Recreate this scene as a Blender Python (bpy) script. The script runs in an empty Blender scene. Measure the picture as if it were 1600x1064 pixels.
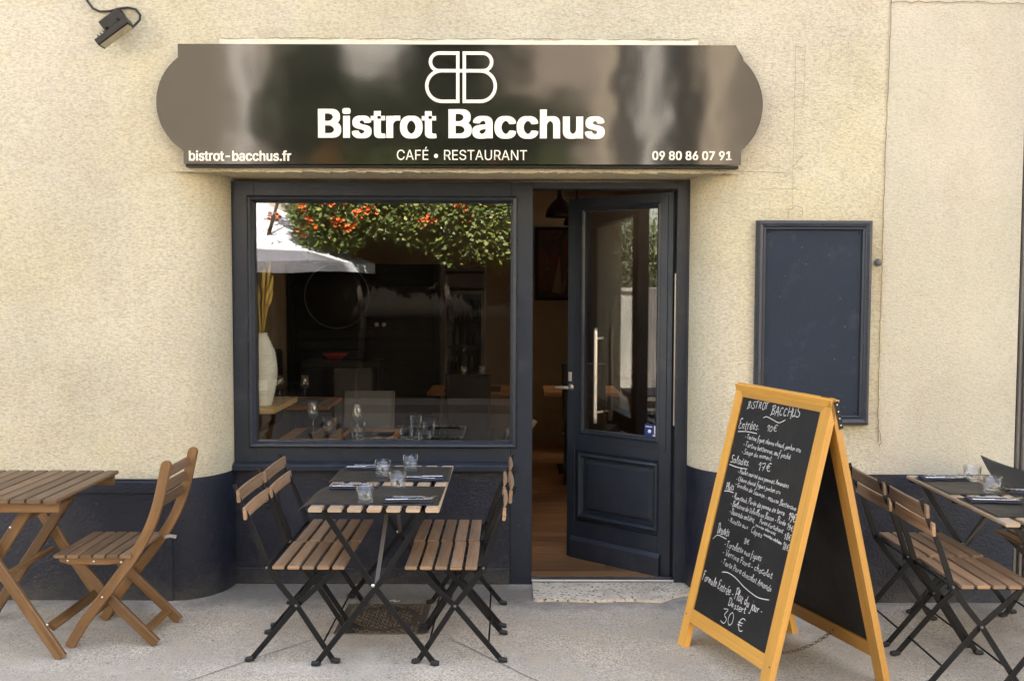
import bpy, bmesh, math, random, os
from mathutils import Vector, Matrix
random.seed(7)
R = math.radians
scene = bpy.context.scene
COL = scene.collection

# ------------------------------------------------------------------ camera, sky, sun, exposure
cam_data = bpy.data.cameras.new("camera")
cam_data.lens = 34.80
cam_data.sensor_width = 36.0
cam_data.clip_end = 1500
cam = bpy.data.objects.new("camera", cam_data)
COL.objects.link(cam)
cam.matrix_world = Matrix.Translation((0, -5.5, 1.6764)) @ Matrix.Rotation(math.pi/2 - .0546, 4, 'X') @ Matrix.Rotation(.0030, 4, 'Z')
scene.camera = cam

SUN_EL, SUN_AZ = R(53.2), R(6)          # the sun stands behind the bistro's building
world = bpy.data.worlds.new("World")
scene.world = world
world.use_nodes = True
wn = world.node_tree
sky = wn.nodes.new('ShaderNodeTexSky')
sky.sky_type = 'NISHITA'
sky.sun_disc = False
sky.sun_elevation = SUN_EL
sky.sun_rotation = SUN_AZ
sky.air_density = 1.0
sky.dust_density = 2.5
sky.ozone_density = .6
warm = wn.nodes.new('ShaderNodeMix')
warm.data_type = 'RGBA'
warm.blend_type = 'MULTIPLY'
warm.inputs[0].default_value = 1
warm.inputs[7].default_value = (1.0, .87, .74, 1)
bg = wn.nodes['Background']
bg.inputs['Strength'].default_value = .15
wn.links.new(sky.outputs[0], warm.inputs[6])
wn.links.new(warm.outputs[2], bg.inputs[0])

sl = bpy.data.lights.new("sun", 'SUN')
sl.energy = 4.2
sl.angle = R(.5)
sl.color = (1, .93, .82)
so = bpy.data.objects.new("sun", sl)
COL.objects.link(so)
sd = Vector((math.sin(SUN_AZ)*math.cos(SUN_EL), math.cos(SUN_AZ)*math.cos(SUN_EL), math.sin(SUN_EL)))
so.rotation_euler = (-sd).to_track_quat('-Z', 'Y').to_euler()
so.location = (0, 20, 25)

vs = scene.view_settings
vs.view_transform = 'Standard'
vs.look = 'None'
vs.gamma = 1
vs.exposure = 3.13
vs.use_curve_mapping = False
scene.cycles.use_denoising = True
scene.cycles.transparent_max_bounces = 32
scene.cycles.max_bounces = 10
scene.cycles.diffuse_bounces = 5
scene.cycles.caustics_reflective = False
scene.cycles.caustics_refractive = False

# ------------------------------------------------------------------ materials
MATS = {}

class NT:
    def __init__(s, name):
        s.m = bpy.data.materials.new(name)
        s.m.use_nodes = True
        s.t = s.m.node_tree
        s.t.nodes.clear()
        s.out = s.t.nodes.new('ShaderNodeOutputMaterial')
        MATS[name] = s.m
    def n(s, typ, ins=None, **kw):
        nd = s.t.nodes.new('ShaderNode' + typ)
        for k, v in kw.items():
            setattr(nd, k, v)
        for k, v in (ins or {}).items():
            if hasattr(v, 'is_output') or isinstance(v, bpy.types.NodeSocket):
                s.t.links.new(v, nd.inputs[k])
            else:
                nd.inputs[k].default_value = v
        return nd
    def link(s, a, b):
        s.t.links.new(a, b)
    def coord(s, which='Object', scale=(1, 1, 1)):
        c = s.n('TexCoord').outputs[which]
        return s.n('Mapping', {0: c, 3: scale}).outputs[0]
    def noise(s, vec, scale, detail=4, rough=.55, out=0):
        return s.n('TexNoise', {'Vector': vec, 'Scale': scale, 'Detail': detail, 'Roughness': rough}).outputs[out]
    def ramp(s, fac, stops):
        r = s.n('ValToRGB', {0: fac})
        e = r.color_ramp.elements
        while len(e) < len(stops):
            e.new(.5)
        for el, (p, c) in zip(e, stops):
            el.position = p
            el.color = (c, c, c, 1) if isinstance(c, (int, float)) else (*c, 1)
        return r.outputs[0]
    def mix(s, fac, a, b, mode='MIX'):
        m = s.n('Mix', data_type='RGBA', blend_type=mode)
        for idx, v in ((0, fac), (6, a), (7, b)):
            if isinstance(v, bpy.types.NodeSocket):
                s.link(v, m.inputs[idx])
            else:
                m.inputs[idx].default_value = v if idx == 0 else ((*v, 1) if len(v) == 3 else v)
        return m.outputs[2]
    def math(s, op, a, b=0.0, c=0.0):
        m = s.n('Math', operation=op)
        for i, v in enumerate((a, b, c)):
            if isinstance(v, bpy.types.NodeSocket):
                s.link(v, m.inputs[i])
            else:
                m.inputs[i].default_value = v
        return m.outputs[0]
    def bump(s, h, strength=.5, dist=.01, normal=None):
        b = s.n('Bump', {'Height': h, 'Strength': strength, 'Distance': dist})
        if normal is not None:
            s.link(normal, b.inputs['Normal'])
        return b.outputs[0]
    def bsdf(s, col, rough=.5, normal=None, metal=0.0, spec=.5, **kw):
        b = s.n('BsdfPrincipled')
        for k, v in (('Base Color', col), ('Roughness', rough), ('Metallic', metal), ('Specular IOR Level', spec)):
            if isinstance(v, bpy.types.NodeSocket):
                s.link(v, b.inputs[k])
            else:
                b.inputs[k].default_value = ((*v, 1) if k == 'Base Color' and len(v) == 3 else v)
        for k, v in kw.items():
            b.inputs[k.replace('_', ' ')].default_value = v
        if normal is not None:
            s.link(normal, b.inputs['Normal'])
        s.link(b.outputs[0], s.out.inputs[0])
        return b
    def var(s):
        return s.n('Attribute', attribute_name='var').outputs['Fac']

def m_plaster(name, ca, cb, cstain, bumpy, pits=.5):
    s = NT(name)
    o = s.coord()
    drag = s.coord('Object', (1, 1, 1.7))
    big = s.noise(o, .8, 4, .6)
    mid = s.noise(o, 3.1, 6, .68)
    col = s.mix(s.ramp(big, [(.40, 0), (.60, 1)]), ca, cb)
    tint = s.noise(s.n('Mapping', {0: o, 1: (7.3, 2.1, 4.4), 3: (1, 1, .7)}).outputs[0], 1.3, 4, .6)
    col = s.mix(s.ramp(tint, [(.50, 0), (.70, .5)]), col, (.74, .63, .50))
    col = s.mix(s.ramp(mid, [(.50, 0), (.70, .6)]), col, cstain)
    streak = s.noise(s.n('Mapping', {0: o, 3: (7, 7, .7)}).outputs[0], 1.0, 5, .65)
    col = s.mix(s.ramp(streak, [(.54, 0), (.75, .35)]), col, cstain)
    fine = s.noise(drag, 58, 6, .75)
    grain = s.noise(drag, 120, 3, .6)
    col = s.mix(s.ramp(fine, [(.30, pits), (.44, 0)]), col, tuple(c*.50 for c in cstain))  # grain hollows darkened in colour: pit dirt plus relief shading the bump lacks
    col = s.mix(s.ramp(grain, [(.32, pits), (.42, 0)]), col, tuple(c*.55 for c in cstain))
    col = s.mix(1.0, col, s.ramp(s.noise(s.coord('Object', (.62, .62, 1.5)), 82, 4, .7), [(.33, 1-.60*pits), (.54, 1.0), (.70, 1.0+.16*pits)]), 'MULTIPLY')
    col = s.mix(s.ramp(s.noise(s.coord('Object', (1, 1, 2.4)), 26, 4, .6), [(.26, .8*pits), (.32, 0)]), col, tuple(c*.60 for c in cstain))
    patchy = s.ramp(s.noise(o, 1.9, 3, .6), [(.35, .62), (.65, 1)])
    pock = s.ramp(s.noise(drag, 30, 3, .55), [(.27, 0), (.35, 1)])
    h = s.math('MULTIPLY_ADD', fine, 1.25, s.math('MULTIPLY', grain, .7))
    h = s.math('MULTIPLY_ADD', pock, .22, h)
    h = s.math('MULTIPLY', h, patchy)
    h = s.math('MULTIPLY_ADD', s.noise(o, 7, 3, .5), .6, h)
    s.bsdf(col, .92, s.bump(h, bumpy, .016), spec=.2)

m_plaster('plaster', (.775, .695, .47), (.775, .715, .545), (.69, .595, .40), .9, .45)
m_plaster('smooth_plaster', (.595, .555, .425), (.605, .565, .45), (.55, .49, .36), .6, .28)
m_plaster('pale_plaster', (.80, .74, .58), (.82, .77, .63), (.74, .67, .52), .3, .1)

def m_paint(name, col, rough=.42, worn=(.12, .12, .13), bmp=.12, spec=.5, wear=.06, scale=60):
    s = NT(name)
    o = s.coord()
    n1 = s.noise(o, 2.3, 4, .6)
    c = s.mix(s.ramp(n1, [(.3, 0), (.7, 1)]), tuple(x*.88 for x in col), tuple(min(1, x*1.14) for x in col))
    spots = s.noise(o, 38, 3, .6)
    c = s.mix(s.ramp(spots, [(.70, 0), (.78, wear*10)]), c, worn)
    dust = s.noise(o, 7, 5, .7)
    c = s.mix(s.ramp(dust, [(.55, 0), (.8, wear*3)]), c, worn)
    h = s.noise(o, scale, 4, .6)
    rr = s.ramp(s.noise(o, 5, 3, .6), [(.3, rough*.85), (.7, min(1, rough*1.2))])
    s.bsdf(c, rr, s.bump(h, bmp, .006), spec=spec)

m_paint('navy_wood', (.018, .0235, .034), .36, bmp=.14, wear=.09, scale=80, spec=.42)
m_paint('navy_dark', (.020, .025, .037), .40, bmp=.10, wear=.08)
m_paint('navy_plinth', (.009, .0115, .023), .50, worn=(.075, .075, .08), bmp=.9, wear=.10, scale=70)
m_paint('navy_panel', (.016, .025, .042), .55, bmp=.22, scale=110, spec=.22, wear=.08)
m_paint('black_metal', (.006, .006, .0065), .38, spec=.35, worn=(.06, .055, .05), bmp=.05, wear=.03)
m_paint('black_plastic', (.012, .012, .013), .5, bmp=.05, wear=.02)
m_paint('slate', (.0085, .0085, .0085), .55, worn=(.028, .028, .028), bmp=.04, wear=.05)
m_paint('black_wood', (.008, .008, .008), .6, bmp=.1, spec=.3)
m_paint('leather', (.020, .019, .018), .45, bmp=.2, scale=140)
m_paint('grey_leather', (.085, .078, .068), .5, bmp=.2, scale=140)
m_paint('interior_wall', (.34, .265, .175), .85, worn=(.22, .18, .12), bmp=.2)
m_paint('ceiling_white', (.62, .58, .52), .9, worn=(.5, .48, .42), bmp=.05)
m_paint('grey_iron', (.13, .125, .12), .55, worn=(.07, .06, .05), bmp=.2)
m_paint('taupe_render', (.26, .225, .18), .9, worn=(.22, .19, .15), bmp=.3)
m_paint('grey_render', (.40, .34, .28), .9, worn=(.3, .26, .2), bmp=.3)
m_paint('cream_render', (.60, .52, .40), .9, worn=(.5, .43, .32), bmp=.3)
m_paint('white_paint', (.72, .70, .66), .6, worn=(.5, .5, .48), bmp=.1)
m_paint('shutter_brown', (.035, .028, .022), .8, bmp=.1, spec=.1)
m_paint('vine_wall', (.013, .011, .009), .9, worn=(.016, .014, .012), bmp=.2, spec=.05)  # shade put into the colour: sunlit wall is darkened in the window reflection
m_paint('dark_glass', (.01, .012, .014), .15, bmp=.02, wear=0)
m_paint('canvas', (.64, .67, .73), .85, worn=(.66, .62, .55), bmp=.1)
m_paint('red_paint', (.45, .035, .025), .5, bmp=.05)
m_paint('bark', (.030, .022, .015), .9, worn=(.05, .04, .03), bmp=1)
m_paint('cable_rubber', (.018, .012, .011), .5, bmp=.02, wear=0)
m_paint('chalk', (.62, .61, .585), .95, worn=(.55, .55, .53), bmp=.0, wear=.08)
m_paint('cream_vinyl', (.86, .80, .66), .5, worn=(.8, .74, .62), bmp=.0, wear=.0)
m_paint('napkin_cloth', (.022, .026, .042), .8, worn=(.05, .055, .07), bmp=.25, scale=200)
m_paint('ceramic', (.78, .74, .60), .5, worn=(.45, .42, .32), bmp=.08)
m_paint('straw', (.62, .43, .12), .8, worn=(.35, .22, .06), bmp=.2)
m_paint('crack_line', (.27, .20, .105), .95, bmp=.1)
m_paint('joint_line', (.17, .15, .13), .95, bmp=.1)
m_paint('blue_print', (.012, .030, .16), .35, bmp=.0, wear=0)
m_paint('white_print', (.75, .76, .78), .4, bmp=.0, wear=0)
m_paint('painting_ground', (.07, .045, .03), .6, bmp=.1)
m_paint('painting_red', (.11, .026, .014), .6, bmp=.1)
m_paint('painting_cream', (.20, .165, .12), .6, bmp=.1)
m_paint('painting_blue', (.03, .05, .08), .6, bmp=.1)
m_paint('petal', (.72, .20, .05), .6, bmp=.0, wear=0)
m_paint('bottle_amber', (.13, .05, .02), .15, bmp=.0, wear=0)
m_paint('bottle_green', (.03, .06, .025), .15, bmp=.0, wear=0)
m_paint('bottle_clear', (.25, .27, .28), .15, bmp=.0, wear=0)
m_paint('lamp_lens', (.33, .29, .19), .25, worn=(.25, .22, .15), bmp=.05)

m = MATS['navy_plinth']
def splash():
    nt = m.node_tree
    b = next(n for n in nt.nodes if n.type == 'BSDF_PRINCIPLED')
    old = b.inputs['Base Color'].links[0].from_socket
    geo = nt.nodes.new('ShaderNodeNewGeometry')
    sep = nt.nodes.new('ShaderNodeSeparateXYZ'); nt.links.new(geo.outputs['Position'], sep.inputs[0])
    nz = nt.nodes.new('ShaderNodeTexNoise'); nt.links.new(geo.outputs['Position'], nz.inputs['Vector']); nz.inputs['Scale'].default_value = 9; nz.inputs['Detail'].default_value = 7; nz.inputs['Roughness'].default_value = .75
    a = nt.nodes.new('ShaderNodeMath'); a.operation = 'MULTIPLY_ADD'; nt.links.new(nz.outputs[0], a.inputs[0]); a.inputs[1].default_value = .55; nt.links.new(sep.outputs[2], a.inputs[2])
    r = nt.nodes.new('ShaderNodeValToRGB'); nt.links.new(a.outputs[0], r.inputs[0])
    r.color_ramp.elements[0].position = .24; r.color_ramp.elements[0].color = (.8, .8, .8, 1)
    r.color_ramp.elements[1].position = .42; r.color_ramp.elements[1].color = (0, 0, 0, 1)
    mx = nt.nodes.new('ShaderNodeMix'); mx.data_type = 'RGBA'
    nt.links.new(r.outputs[0], mx.inputs[0]); nt.links.new(old, mx.inputs[6]); mx.inputs[7].default_value = (.065, .060, .055, 1)
    nt.links.new(mx.outputs[2], b.inputs['Base Color'])
splash()

def m_metal(name, col, rough):
    s = NT(name)
    o = s.coord()
    r = s.ramp(s.noise(o, 40, 3, .6), [(.3, rough*.8), (.7, rough*1.3)])
    s.bsdf(col, r, None, metal=1.0)
m_metal('steel', (.62, .60, .57), .24)
m_metal('brushed', (.60, .58, .53), .38)
m_metal('bolt', (.72, .69, .63), .3)
m_metal('rust_chain', (.22, .14, .08), .55)

def m_wood(name, dark, mid, light, rough=.55, bmp=.25, across=70, along=3.0, spec=.4, grey=None):
    s = NT(name)
    uv = s.n('TexCoord').outputs['UV']
    v = s.n('Mapping', {0: uv, 3: (along, across, 1)}).outputs[0]
    dist = s.n('TexNoise', {'Vector': v, 'Scale': 1.0, 'Detail': 6.0, 'Roughness': .62, 'Distortion': .35}).outputs[0]
    c = s.ramp(dist, [(.25, dark), (.5, mid), (.76, light)])
    v2 = s.n('Mapping', {0: uv, 3: (along*1.3, across*.17, 1)}).outputs[0]
    blot = s.noise(v2, 1.0, 4, .6)
    c = s.mix(s.ramp(blot, [(.4, 0), (.75, .55)]), c, tuple(x*.72 for x in mid))
    if grey:
        gn = s.noise(s.n('Mapping', {0: uv, 3: (5, 16, 1)}).outputs[0], 1.0, 5, .7)
        c = s.mix(s.ramp(gn, [(.45, 0), (.72, .65)]), c, grey)
    va = s.var()
    c = s.mix(1.0, c, s.ramp(va, [(0, .66), (1, 1.24)]), 'MULTIPLY')
    s.bsdf(c, rough, s.bump(dist, bmp, .003), spec=spec)

m_wood('slat_wood', (.165, .093, .050), (.30, .183, .102), (.42, .28, .17), .55, grey=(.32, .25, .18))
m_wood('table_wood', (.26, .17, .10), (.42, .30, .19), (.52, .40, .27), .6, grey=(.46, .40, .32))
m_wood('acacia', (.085, .042, .016), (.185, .097, .037), (.29, .165, .068), .45, spec=.4, across=55, grey=(.20, .125, .065))
m_wood('acacia_top', (.085, .047, .024), (.16, .096, .053), (.235, .155, .092), .5, grey=(.19, .14, .095))
m_wood('varnished', (.52, .245, .042), (.63, .325, .062), (.72, .41, .095), .42, bmp=.2, across=75, along=1.6, spec=.5, grey=(.56, .30, .075))
m_wood('floor_wood', (.15, .072, .03), (.28, .145, .062), (.38, .215, .105), .35, across=22, along=1.6)
m_wood('top_wood', (.30, .125, .035), (.46, .21, .065), (.58, .30, .11), .4, across=30, along=2)
m_wood('shelf_wood', (.40, .24, .085), (.54, .35, .14), (.62, .43, .19), .45, across=40, along=2)

# paper mats: dark brown, slightly mottled
s = NT('mat_paper')
o = s.coord()
c = s.mix(s.ramp(s.noise(o, 11, 5, .65), [(.35, 0), (.7, 1)]), (.014, .0125, .0105), (.022, .020, .0165))
s.bsdf(c, s.ramp(s.noise(o, 9, 4, .6), [(.3, .42), (.7, .55)]), s.bump(s.noise(o, 18, 4, .6), .2, .006), spec=.5)

# fascia: black gloss film, gently rippled
s = NT('gloss_black')
o = s.coord()
rip = s.noise(o, 2.2, 2, .5)
orange_peel = s.noise(o, 95, 2, .5)
nrm = s.bump(rip, .07, .05)
nrm = s.bump(orange_peel, .010, .004, nrm)
s.bsdf((.010, .0095, .0085), .085, nrm, spec=.78)

# pavement: asphalt-like screed with pale and dark grains
s = NT('pavement')
o = s.coord()
g1 = s.n('TexVoronoi', {'Vector': o, 'Scale': 190.0, 'Randomness': 1.0}).outputs['Color']
g1 = s.n('SeparateColor', {0: g1}).outputs[0]
base = s.ramp(g1, [(0, (.22, .182, .138)), (.22, (.44, .382, .298)), (.6, (.58, .51, .405)), (1, (.77, .695, .565))])
g2 = s.noise(o, 330, 3, .7)
base = s.mix(s.ramp(g2, [(.36, .9), (.44, 0)]), base, (.19, .165, .135))
big = s.noise(o, 1.7, 6, .65)
base = s.mix(s.ramp(big, [(.38, 0), (.60, .7)]), base, (.36, .325, .275))
st = s.noise(o, 3.4, 5, .7)
base = s.mix(s.ramp(st, [(.52, 0), (.72, .5)]), base, (.60, .49, .33))
base = s.mix(s.ramp(s.noise(o, 26, 2, .5), [(.68, 0), (.72, .75)]), base, (.19, .175, .158))
sepo = s.n('SeparateXYZ', {0: s.n('NewGeometry').outputs['Position']})
grime = s.math('MULTIPLY_ADD', s.noise(o, 6, 6, .7), .42, sepo.outputs[1])
base = s.mix(s.ramp(s.math('ADD', grime, .5), [(.24, 0), (.44, .7)]), base, (.15, .135, .115))
pale = s.noise(s.n('Mapping', {0: o, 1: (3.1, 9.2, 0)}).outputs[0], 2.3, 5, .65)
base = s.mix(s.ramp(pale, [(.56, 0), (.72, .4)]), base, (.74, .68, .58))
h = s.math('MULTIPLY_ADD', g1, .6, s.math('MULTIPLY', g2, .8))
s.bsdf(base, .88, s.bump(h, .55, .004), spec=.25)

s = NT('asphalt')
o = s.coord()
s.bsdf(s.mix(s.noise(o, 90, 5, .7), (.05, .047, .044), (.10, .095, .088)), .95, s.bump(s.noise(o, 150, 3), .5, .01), spec=.05)

# terrazzo doorstep
s = NT('terrazzo')
o = s.coord()
vn = s.n('TexVoronoi', {'Vector': o, 'Scale': 95.0, 'Randomness': 1.0}).outputs['Color']
vr = s.n('SeparateColor', {0: vn}).outputs[0]
c = s.ramp(vr, [(0, (.06, .055, .05)), (.08, (.10, .09, .08)), (.12, (.60, .51, .38)), (.6, (.70, .60, .46)), (1, (.80, .72, .58))])
c = s.mix(s.ramp(s.noise(o, 6, 4, .6), [(.45, 0), (.75, .6)]), c, (.33, .27, .19))
s.bsdf(c, .6, s.bump(vr, .2, .003))

# painting
s = NT('painting_oil')
o = s.coord()
w = s.n('TexNoise', {'Vector': s.n('Mapping', {0: o, 3: (5, 5, 4)}).outputs[0], 'Scale': 1.0, 'Detail': 3.0, 'Distortion': 1.6}).outputs[0]
c = s.ramp(w, [(.30, (.012, .011, .012)), (.45, (.05, .03, .02)), (.53, (.13, .028, .016)), (.60, (.06, .045, .03)), (.70, (.22, .18, .12)), (.8, (.05, .06, .07))])
s.bsdf(c, .5, s.bump(s.noise(o, 60, 3), .2, .003))

# manhole iron
s = NT('cast_iron')
o = s.coord()
c = s.mix(s.noise(o, 24, 5, .7), (.075, .060, .045), (.21, .17, .125))
s.bsdf(c, .6, s.bump(s.noise(o, 120, 3), .3, .004), metal=.25)

s = NT('leaf_dark')  # leaf colour darkened to dim foliage mirrored in the sign
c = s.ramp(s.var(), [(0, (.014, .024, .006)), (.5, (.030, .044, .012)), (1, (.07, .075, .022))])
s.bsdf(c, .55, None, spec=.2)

# leaves
s = NT('leaf')
c = s.ramp(s.var(), [(0, (.030, .055, .011)), (.45, (.075, .115, .022)), (.8, (.155, .185, .038)), (1, (.27, .26, .06))])
b = s.bsdf(c, .5, None, spec=.4)
b.inputs['Subsurface Weight'].default_value = 0

def m_glass(name, f0, tint=(1, 1, 1), rough=0.0, power=5.0):
    s = NT(name)
    g = s.n('NewGeometry')
    d = s.n('VectorMath', operation='DOT_PRODUCT')
    s.link(g.outputs['Incoming'], d.inputs[0])
    s.link(g.outputs['Normal'], d.inputs[1])
    a = s.math('ABSOLUTE', d.outputs['Value'])
    a = s.math('POWER', s.math('SUBTRACT', 1.0, a), power)
    f = s.math('MULTIPLY_ADD', a, 1 - f0, f0)
    t = s.n('BsdfTransparent', {0: (*tint, 1)})
    gl = s.n('BsdfGlossy', {'Color': (1, 1, 1, 1), 'Roughness': rough})
    mx = s.n('MixShader', {0: f, 1: t.outputs[0], 2: gl.outputs[0]})
    s.link(mx.outputs[0], s.out.inputs[0])
m_glass('window_glass', .098, (.96, .97, .96))
m_glass('door_glass', .070, (.93, .94, .93))
m_glass('fridge_glass', .05, (.8, .82, .82))
m_glass('wine_crystal', .13, (.97, .975, .97), .0, 3.5)
m_glass('drink_glass', .05, (.975, .98, .98), .0, 3.2)

# ------------------------------------------------------------------ mesh builder
class MB:
    def __init__(s):
        s.bm = bmesh.new()
        s.uv = s.bm.loops.layers.uv.new('UVMap')
        s.vc = s.bm.loops.layers.float_color.new('var')
    def _paint(s, faces, v=None, smooth=False):
        v = random.random() if v is None else v
        for f in faces:
            f.smooth = smooth
            for l in f.loops:
                l[s.vc] = (v, v, v, 1)
    def _uvproj(s, faces, axis, off):
        # u along the grain axis, v across
        ax = Vector(axis).normalized()
        for f in faces:
            n = f.normal
            side = ax.cross(n)
            if side.length < .1:
                side = ax.orthogonal()
            side.normalize()
            for l in f.loops:
                l[s.uv].uv = (l.vert.co.dot(ax) + off, l.vert.co.dot(side) + off*1.7)
    def sweep(s, pts, side, w, t, ch=0.0, v=None, smooth=False, caps=True):
        pts = [Vector(p) for p in pts]
        side = Vector(side).normalized()
        n = len(pts)
        W = w if isinstance(w, (list, tuple)) else [w]*n
        T = t if isinstance(t, (list, tuple)) else [t]*n
        rings, acc, L = [], 0, []
        for i, p in enumerate(pts):
            a = pts[max(i-1, 0)]
            b = pts[min(i+1, n-1)]
            tan = (b - a).normalized()
            nv = side.cross(tan).normalized()
            sv = tan.cross(nv).normalized()
            k = 1.0
            if 0 < i < n-1:
                d = (pts[i]-a).normalized().dot(tan)
                k = 1/max(d, .5)
            hw, ht = W[i]/2*k, T[i]/2
            c = min(ch, hw*.9, ht*.9)
            if c > 0:
                prof = [(hw, -ht+c), (hw, ht-c), (hw-c, ht), (-hw+c, ht), (-hw, ht-c), (-hw, -ht+c), (-hw+c, -ht), (hw-c, -ht)]
            else:
                prof = [(hw, -ht), (hw, ht), (-hw, ht), (-hw, -ht)]
            rings.append([s.bm.verts.new(p + nv*x + sv*y) for x, y in prof])
            if i:
                acc += (p - pts[i-1]).length
            L.append(acc)
        m = len(rings[0])
        off = random.random()*20
        vv = random.random() if v is None else v
        fs = []
        per = [0]
        for j in range(m):
            per.append(per[-1] + (rings[0][(j+1) % m].co - rings[0][j].co).length)
        for i in range(n-1):
            for j in range(m):
                k = (j+1) % m
                f = s.bm.faces.new((rings[i][j], rings[i][k], rings[i+1][k], rings[i+1][j]))
                uvs = [(L[i], per[j]), (L[i], per[j+1]), (L[i+1], per[j+1]), (L[i+1], per[j])]
                for l, q in zip(f.loops, uvs):
                    l[s.uv].uv = (q[0]+off, q[1]+off*1.3)
                fs.append(f)
        if caps:
            for r, rev in ((rings[0], False), (rings[-1], True)):
                f = s.bm.faces.new(r if rev else r[::-1])
                for l in f.loops:
                    l[s.uv].uv = (off + l.vert.co.x*.3, off + l.vert.co.y + l.vert.co.z)
                fs.append(f)
        s._paint(fs, vv, smooth)
        return fs
    def bar(s, p, q, w, t, side=(0, 0, 1), ch=0.0, v=None):
        # w lies across 'side', t along it
        return s.sweep([p, q], side, w, t, ch, v)
    def box(s, x0, x1, y0, y1, z0, z1, ch=0.0, axis='x', v=None):
        cx, cy, cz = (x0+x1)/2, (y0+y1)/2, (z0+z1)/2
        if axis == 'x':
            return s.sweep([(x0, cy, cz), (x1, cy, cz)], (0, 0, 1), y1-y0, z1-z0, ch, v)
        if axis == 'y':
            return s.sweep([(cx, y0, cz), (cx, y1, cz)], (0, 0, 1), x1-x0, z1-z0, ch, v)
        return s.sweep([(cx, cy, z0), (cx, cy, z1)], (0, 1, 0), x1-x0, y1-y0, ch, v)
    def tube(s, pts, r, n=8, v=None, caps=True, closed=False):
        pts = [Vector(p) for p in pts]
        N = len(pts)
        rad = r if isinstance(r, (list, tuple)) else [r]*N
        rings = []
        nv = None
        for i, p in enumerate(pts):
            if closed:
                tan = (pts[(i+1) % N] - pts[i-1]).normalized()
            else:
                tan = (pts[min(i+1, N-1)] - pts[max(i-1, 0)]).normalized()
            if nv is None:
                nv = tan.orthogonal().normalized()
            nv = (nv - tan*nv.dot(tan)).normalized()
            bv = tan.cross(nv)
            rings.append([s.bm.verts.new(p + (nv*math.cos(2*math.pi*j/n) + bv*math.sin(2*math.pi*j/n))*rad[i]) for j in range(n)])
        fs = []
        for i in range(N if closed else N-1):
            a, b = rings[i], rings[(i+1) % N]
            for j in range(n):
                fs.append(s.bm.faces.new((a[j], a[(j+1) % n], b[(j+1) % n], b[j])))
        if caps and not closed:
            fs.append(s.bm.faces.new(rings[0][::-1]))
            fs.append(s.bm.faces.new(rings[-1]))
        s._paint(fs, v, True)
        return fs
    def lathe(s, prof, c=(0, 0, 0), n=28, v=None, axis=None):
        c = Vector(c)
        M = Matrix.Identity(3) if axis is None else Vector((0, 0, 1)).rotation_difference(Vector(axis)).to_matrix()
        rings = []
        for r, z in prof:
            if r < 1e-5:
                rings.append([s.bm.verts.new(c + M @ Vector((0, 0, z)))])
            else:
                rings.append([s.bm.verts.new(c + M @ Vector((r*math.cos(2*math.pi*j/n), r*math.sin(2*math.pi*j/n), z))) for j in range(n)])
        fs = []
        for a, b in zip(rings, rings[1:]):
            if len(a) == 1 and len(b) == 1:
                continue
            for j in range(n):
                k = (j+1) % n
                if len(a) == 1:
                    fs.append(s.bm.faces.new((a[0], b[k], b[j])))
                elif len(b) == 1:
                    fs.append(s.bm.faces.new((a[j], a[k], b[0])))
                else:
                    fs.append(s.bm.faces.new((a[j], a[k], b[k], b[j])))
        s._paint(fs, v, True)
        return fs
    def prism(s, poly, d0, d1, to=lambda u, v, d: (u, d, v), v=None):
        # polygon (u, v) extruded from depth d0 to d1
        a = [s.bm.verts.new(to(u, w, d0)) for u, w in poly]
        b = [s.bm.verts.new(to(u, w, d1)) for u, w in poly]
        fs = [s.bm.faces.new(a), s.bm.faces.new(b[::-1])]
        for i in range(len(poly)):
            j = (i+1) % len(poly)
            fs.append(s.bm.faces.new((a[i], b[i], b[j], a[j])))
        s._paint(fs, v)
        bmesh.ops.recalc_face_normals(s.bm, faces=fs)
        s._uvproj(fs, Vector(to(1, 0, 0)) - Vector(to(0, 0, 0)), random.random()*9)
        return fs
    def strip(s, pts, z0, z1, v=None):
        # plan polyline standing from z0 to z1
        fs = []
        lo = [s.bm.verts.new((x, y, z0)) for x, y in pts]
        hi = [s.bm.verts.new((x, y, z1)) for x, y in pts]
        for i in range(len(pts)-1):
            fs.append(s.bm.faces.new((lo[i], lo[i+1], hi[i+1], hi[i])))
        s._paint(fs, v, True)
        return fs
    def quad(s, *ps, v=None):
        f = s.bm.faces.new([s.bm.verts.new(p) for p in ps])
        s._paint([f], v)
        return [f]
    def molding(s, x0, x1, z0, z1, prof, to=lambda x, d, z: (x, d, z)):
        # mitred rectangle: profile of (outward offset, depth)
        rings = []
        for o, d in prof:
            rings.append([s.bm.verts.new(to(x, d, z)) for x, z in ((x0-o, z0-o), (x1+o, z0-o), (x1+o, z1+o), (x0-o, z1+o))])
        fs = []
        for a, b in zip(rings, rings[1:]):
            for j in range(4):
                k = (j+1) % 4
                fs.append(s.bm.faces.new((a[j], a[k], b[k], b[j])))
        s._paint(fs, .5)
        return fs
    def ribbon(s, pts, w, to, v=None, taper=False):
        # flat stroke on a surface: pts in (u, v), to maps into space
        P = [Vector(p) for p in pts]
        n = len(P)
        L, Rr = [], []
        for i, p in enumerate(P):
            t = (P[min(i+1, n-1)] - P[max(i-1, 0)])
            if t.length < 1e-9:
                t = Vector((1, 0))
            t.normalize()
            nn = Vector((-t.y, t.x))
            ww = w*(1 if not taper else (.35 + .65*math.sin(math.pi*min(1, max(0, (i+.5)/n)))))*random.uniform(.85, 1.15)
            L.append(s.bm.verts.new(to(*(p + nn*ww/2))))
            Rr.append(s.bm.verts.new(to(*(p - nn*ww/2))))
        fs = [s.bm.faces.new((L[i], Rr[i], Rr[i+1], L[i+1])) for i in range(n-1)]
        s._paint(fs, v)
        return fs
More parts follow.
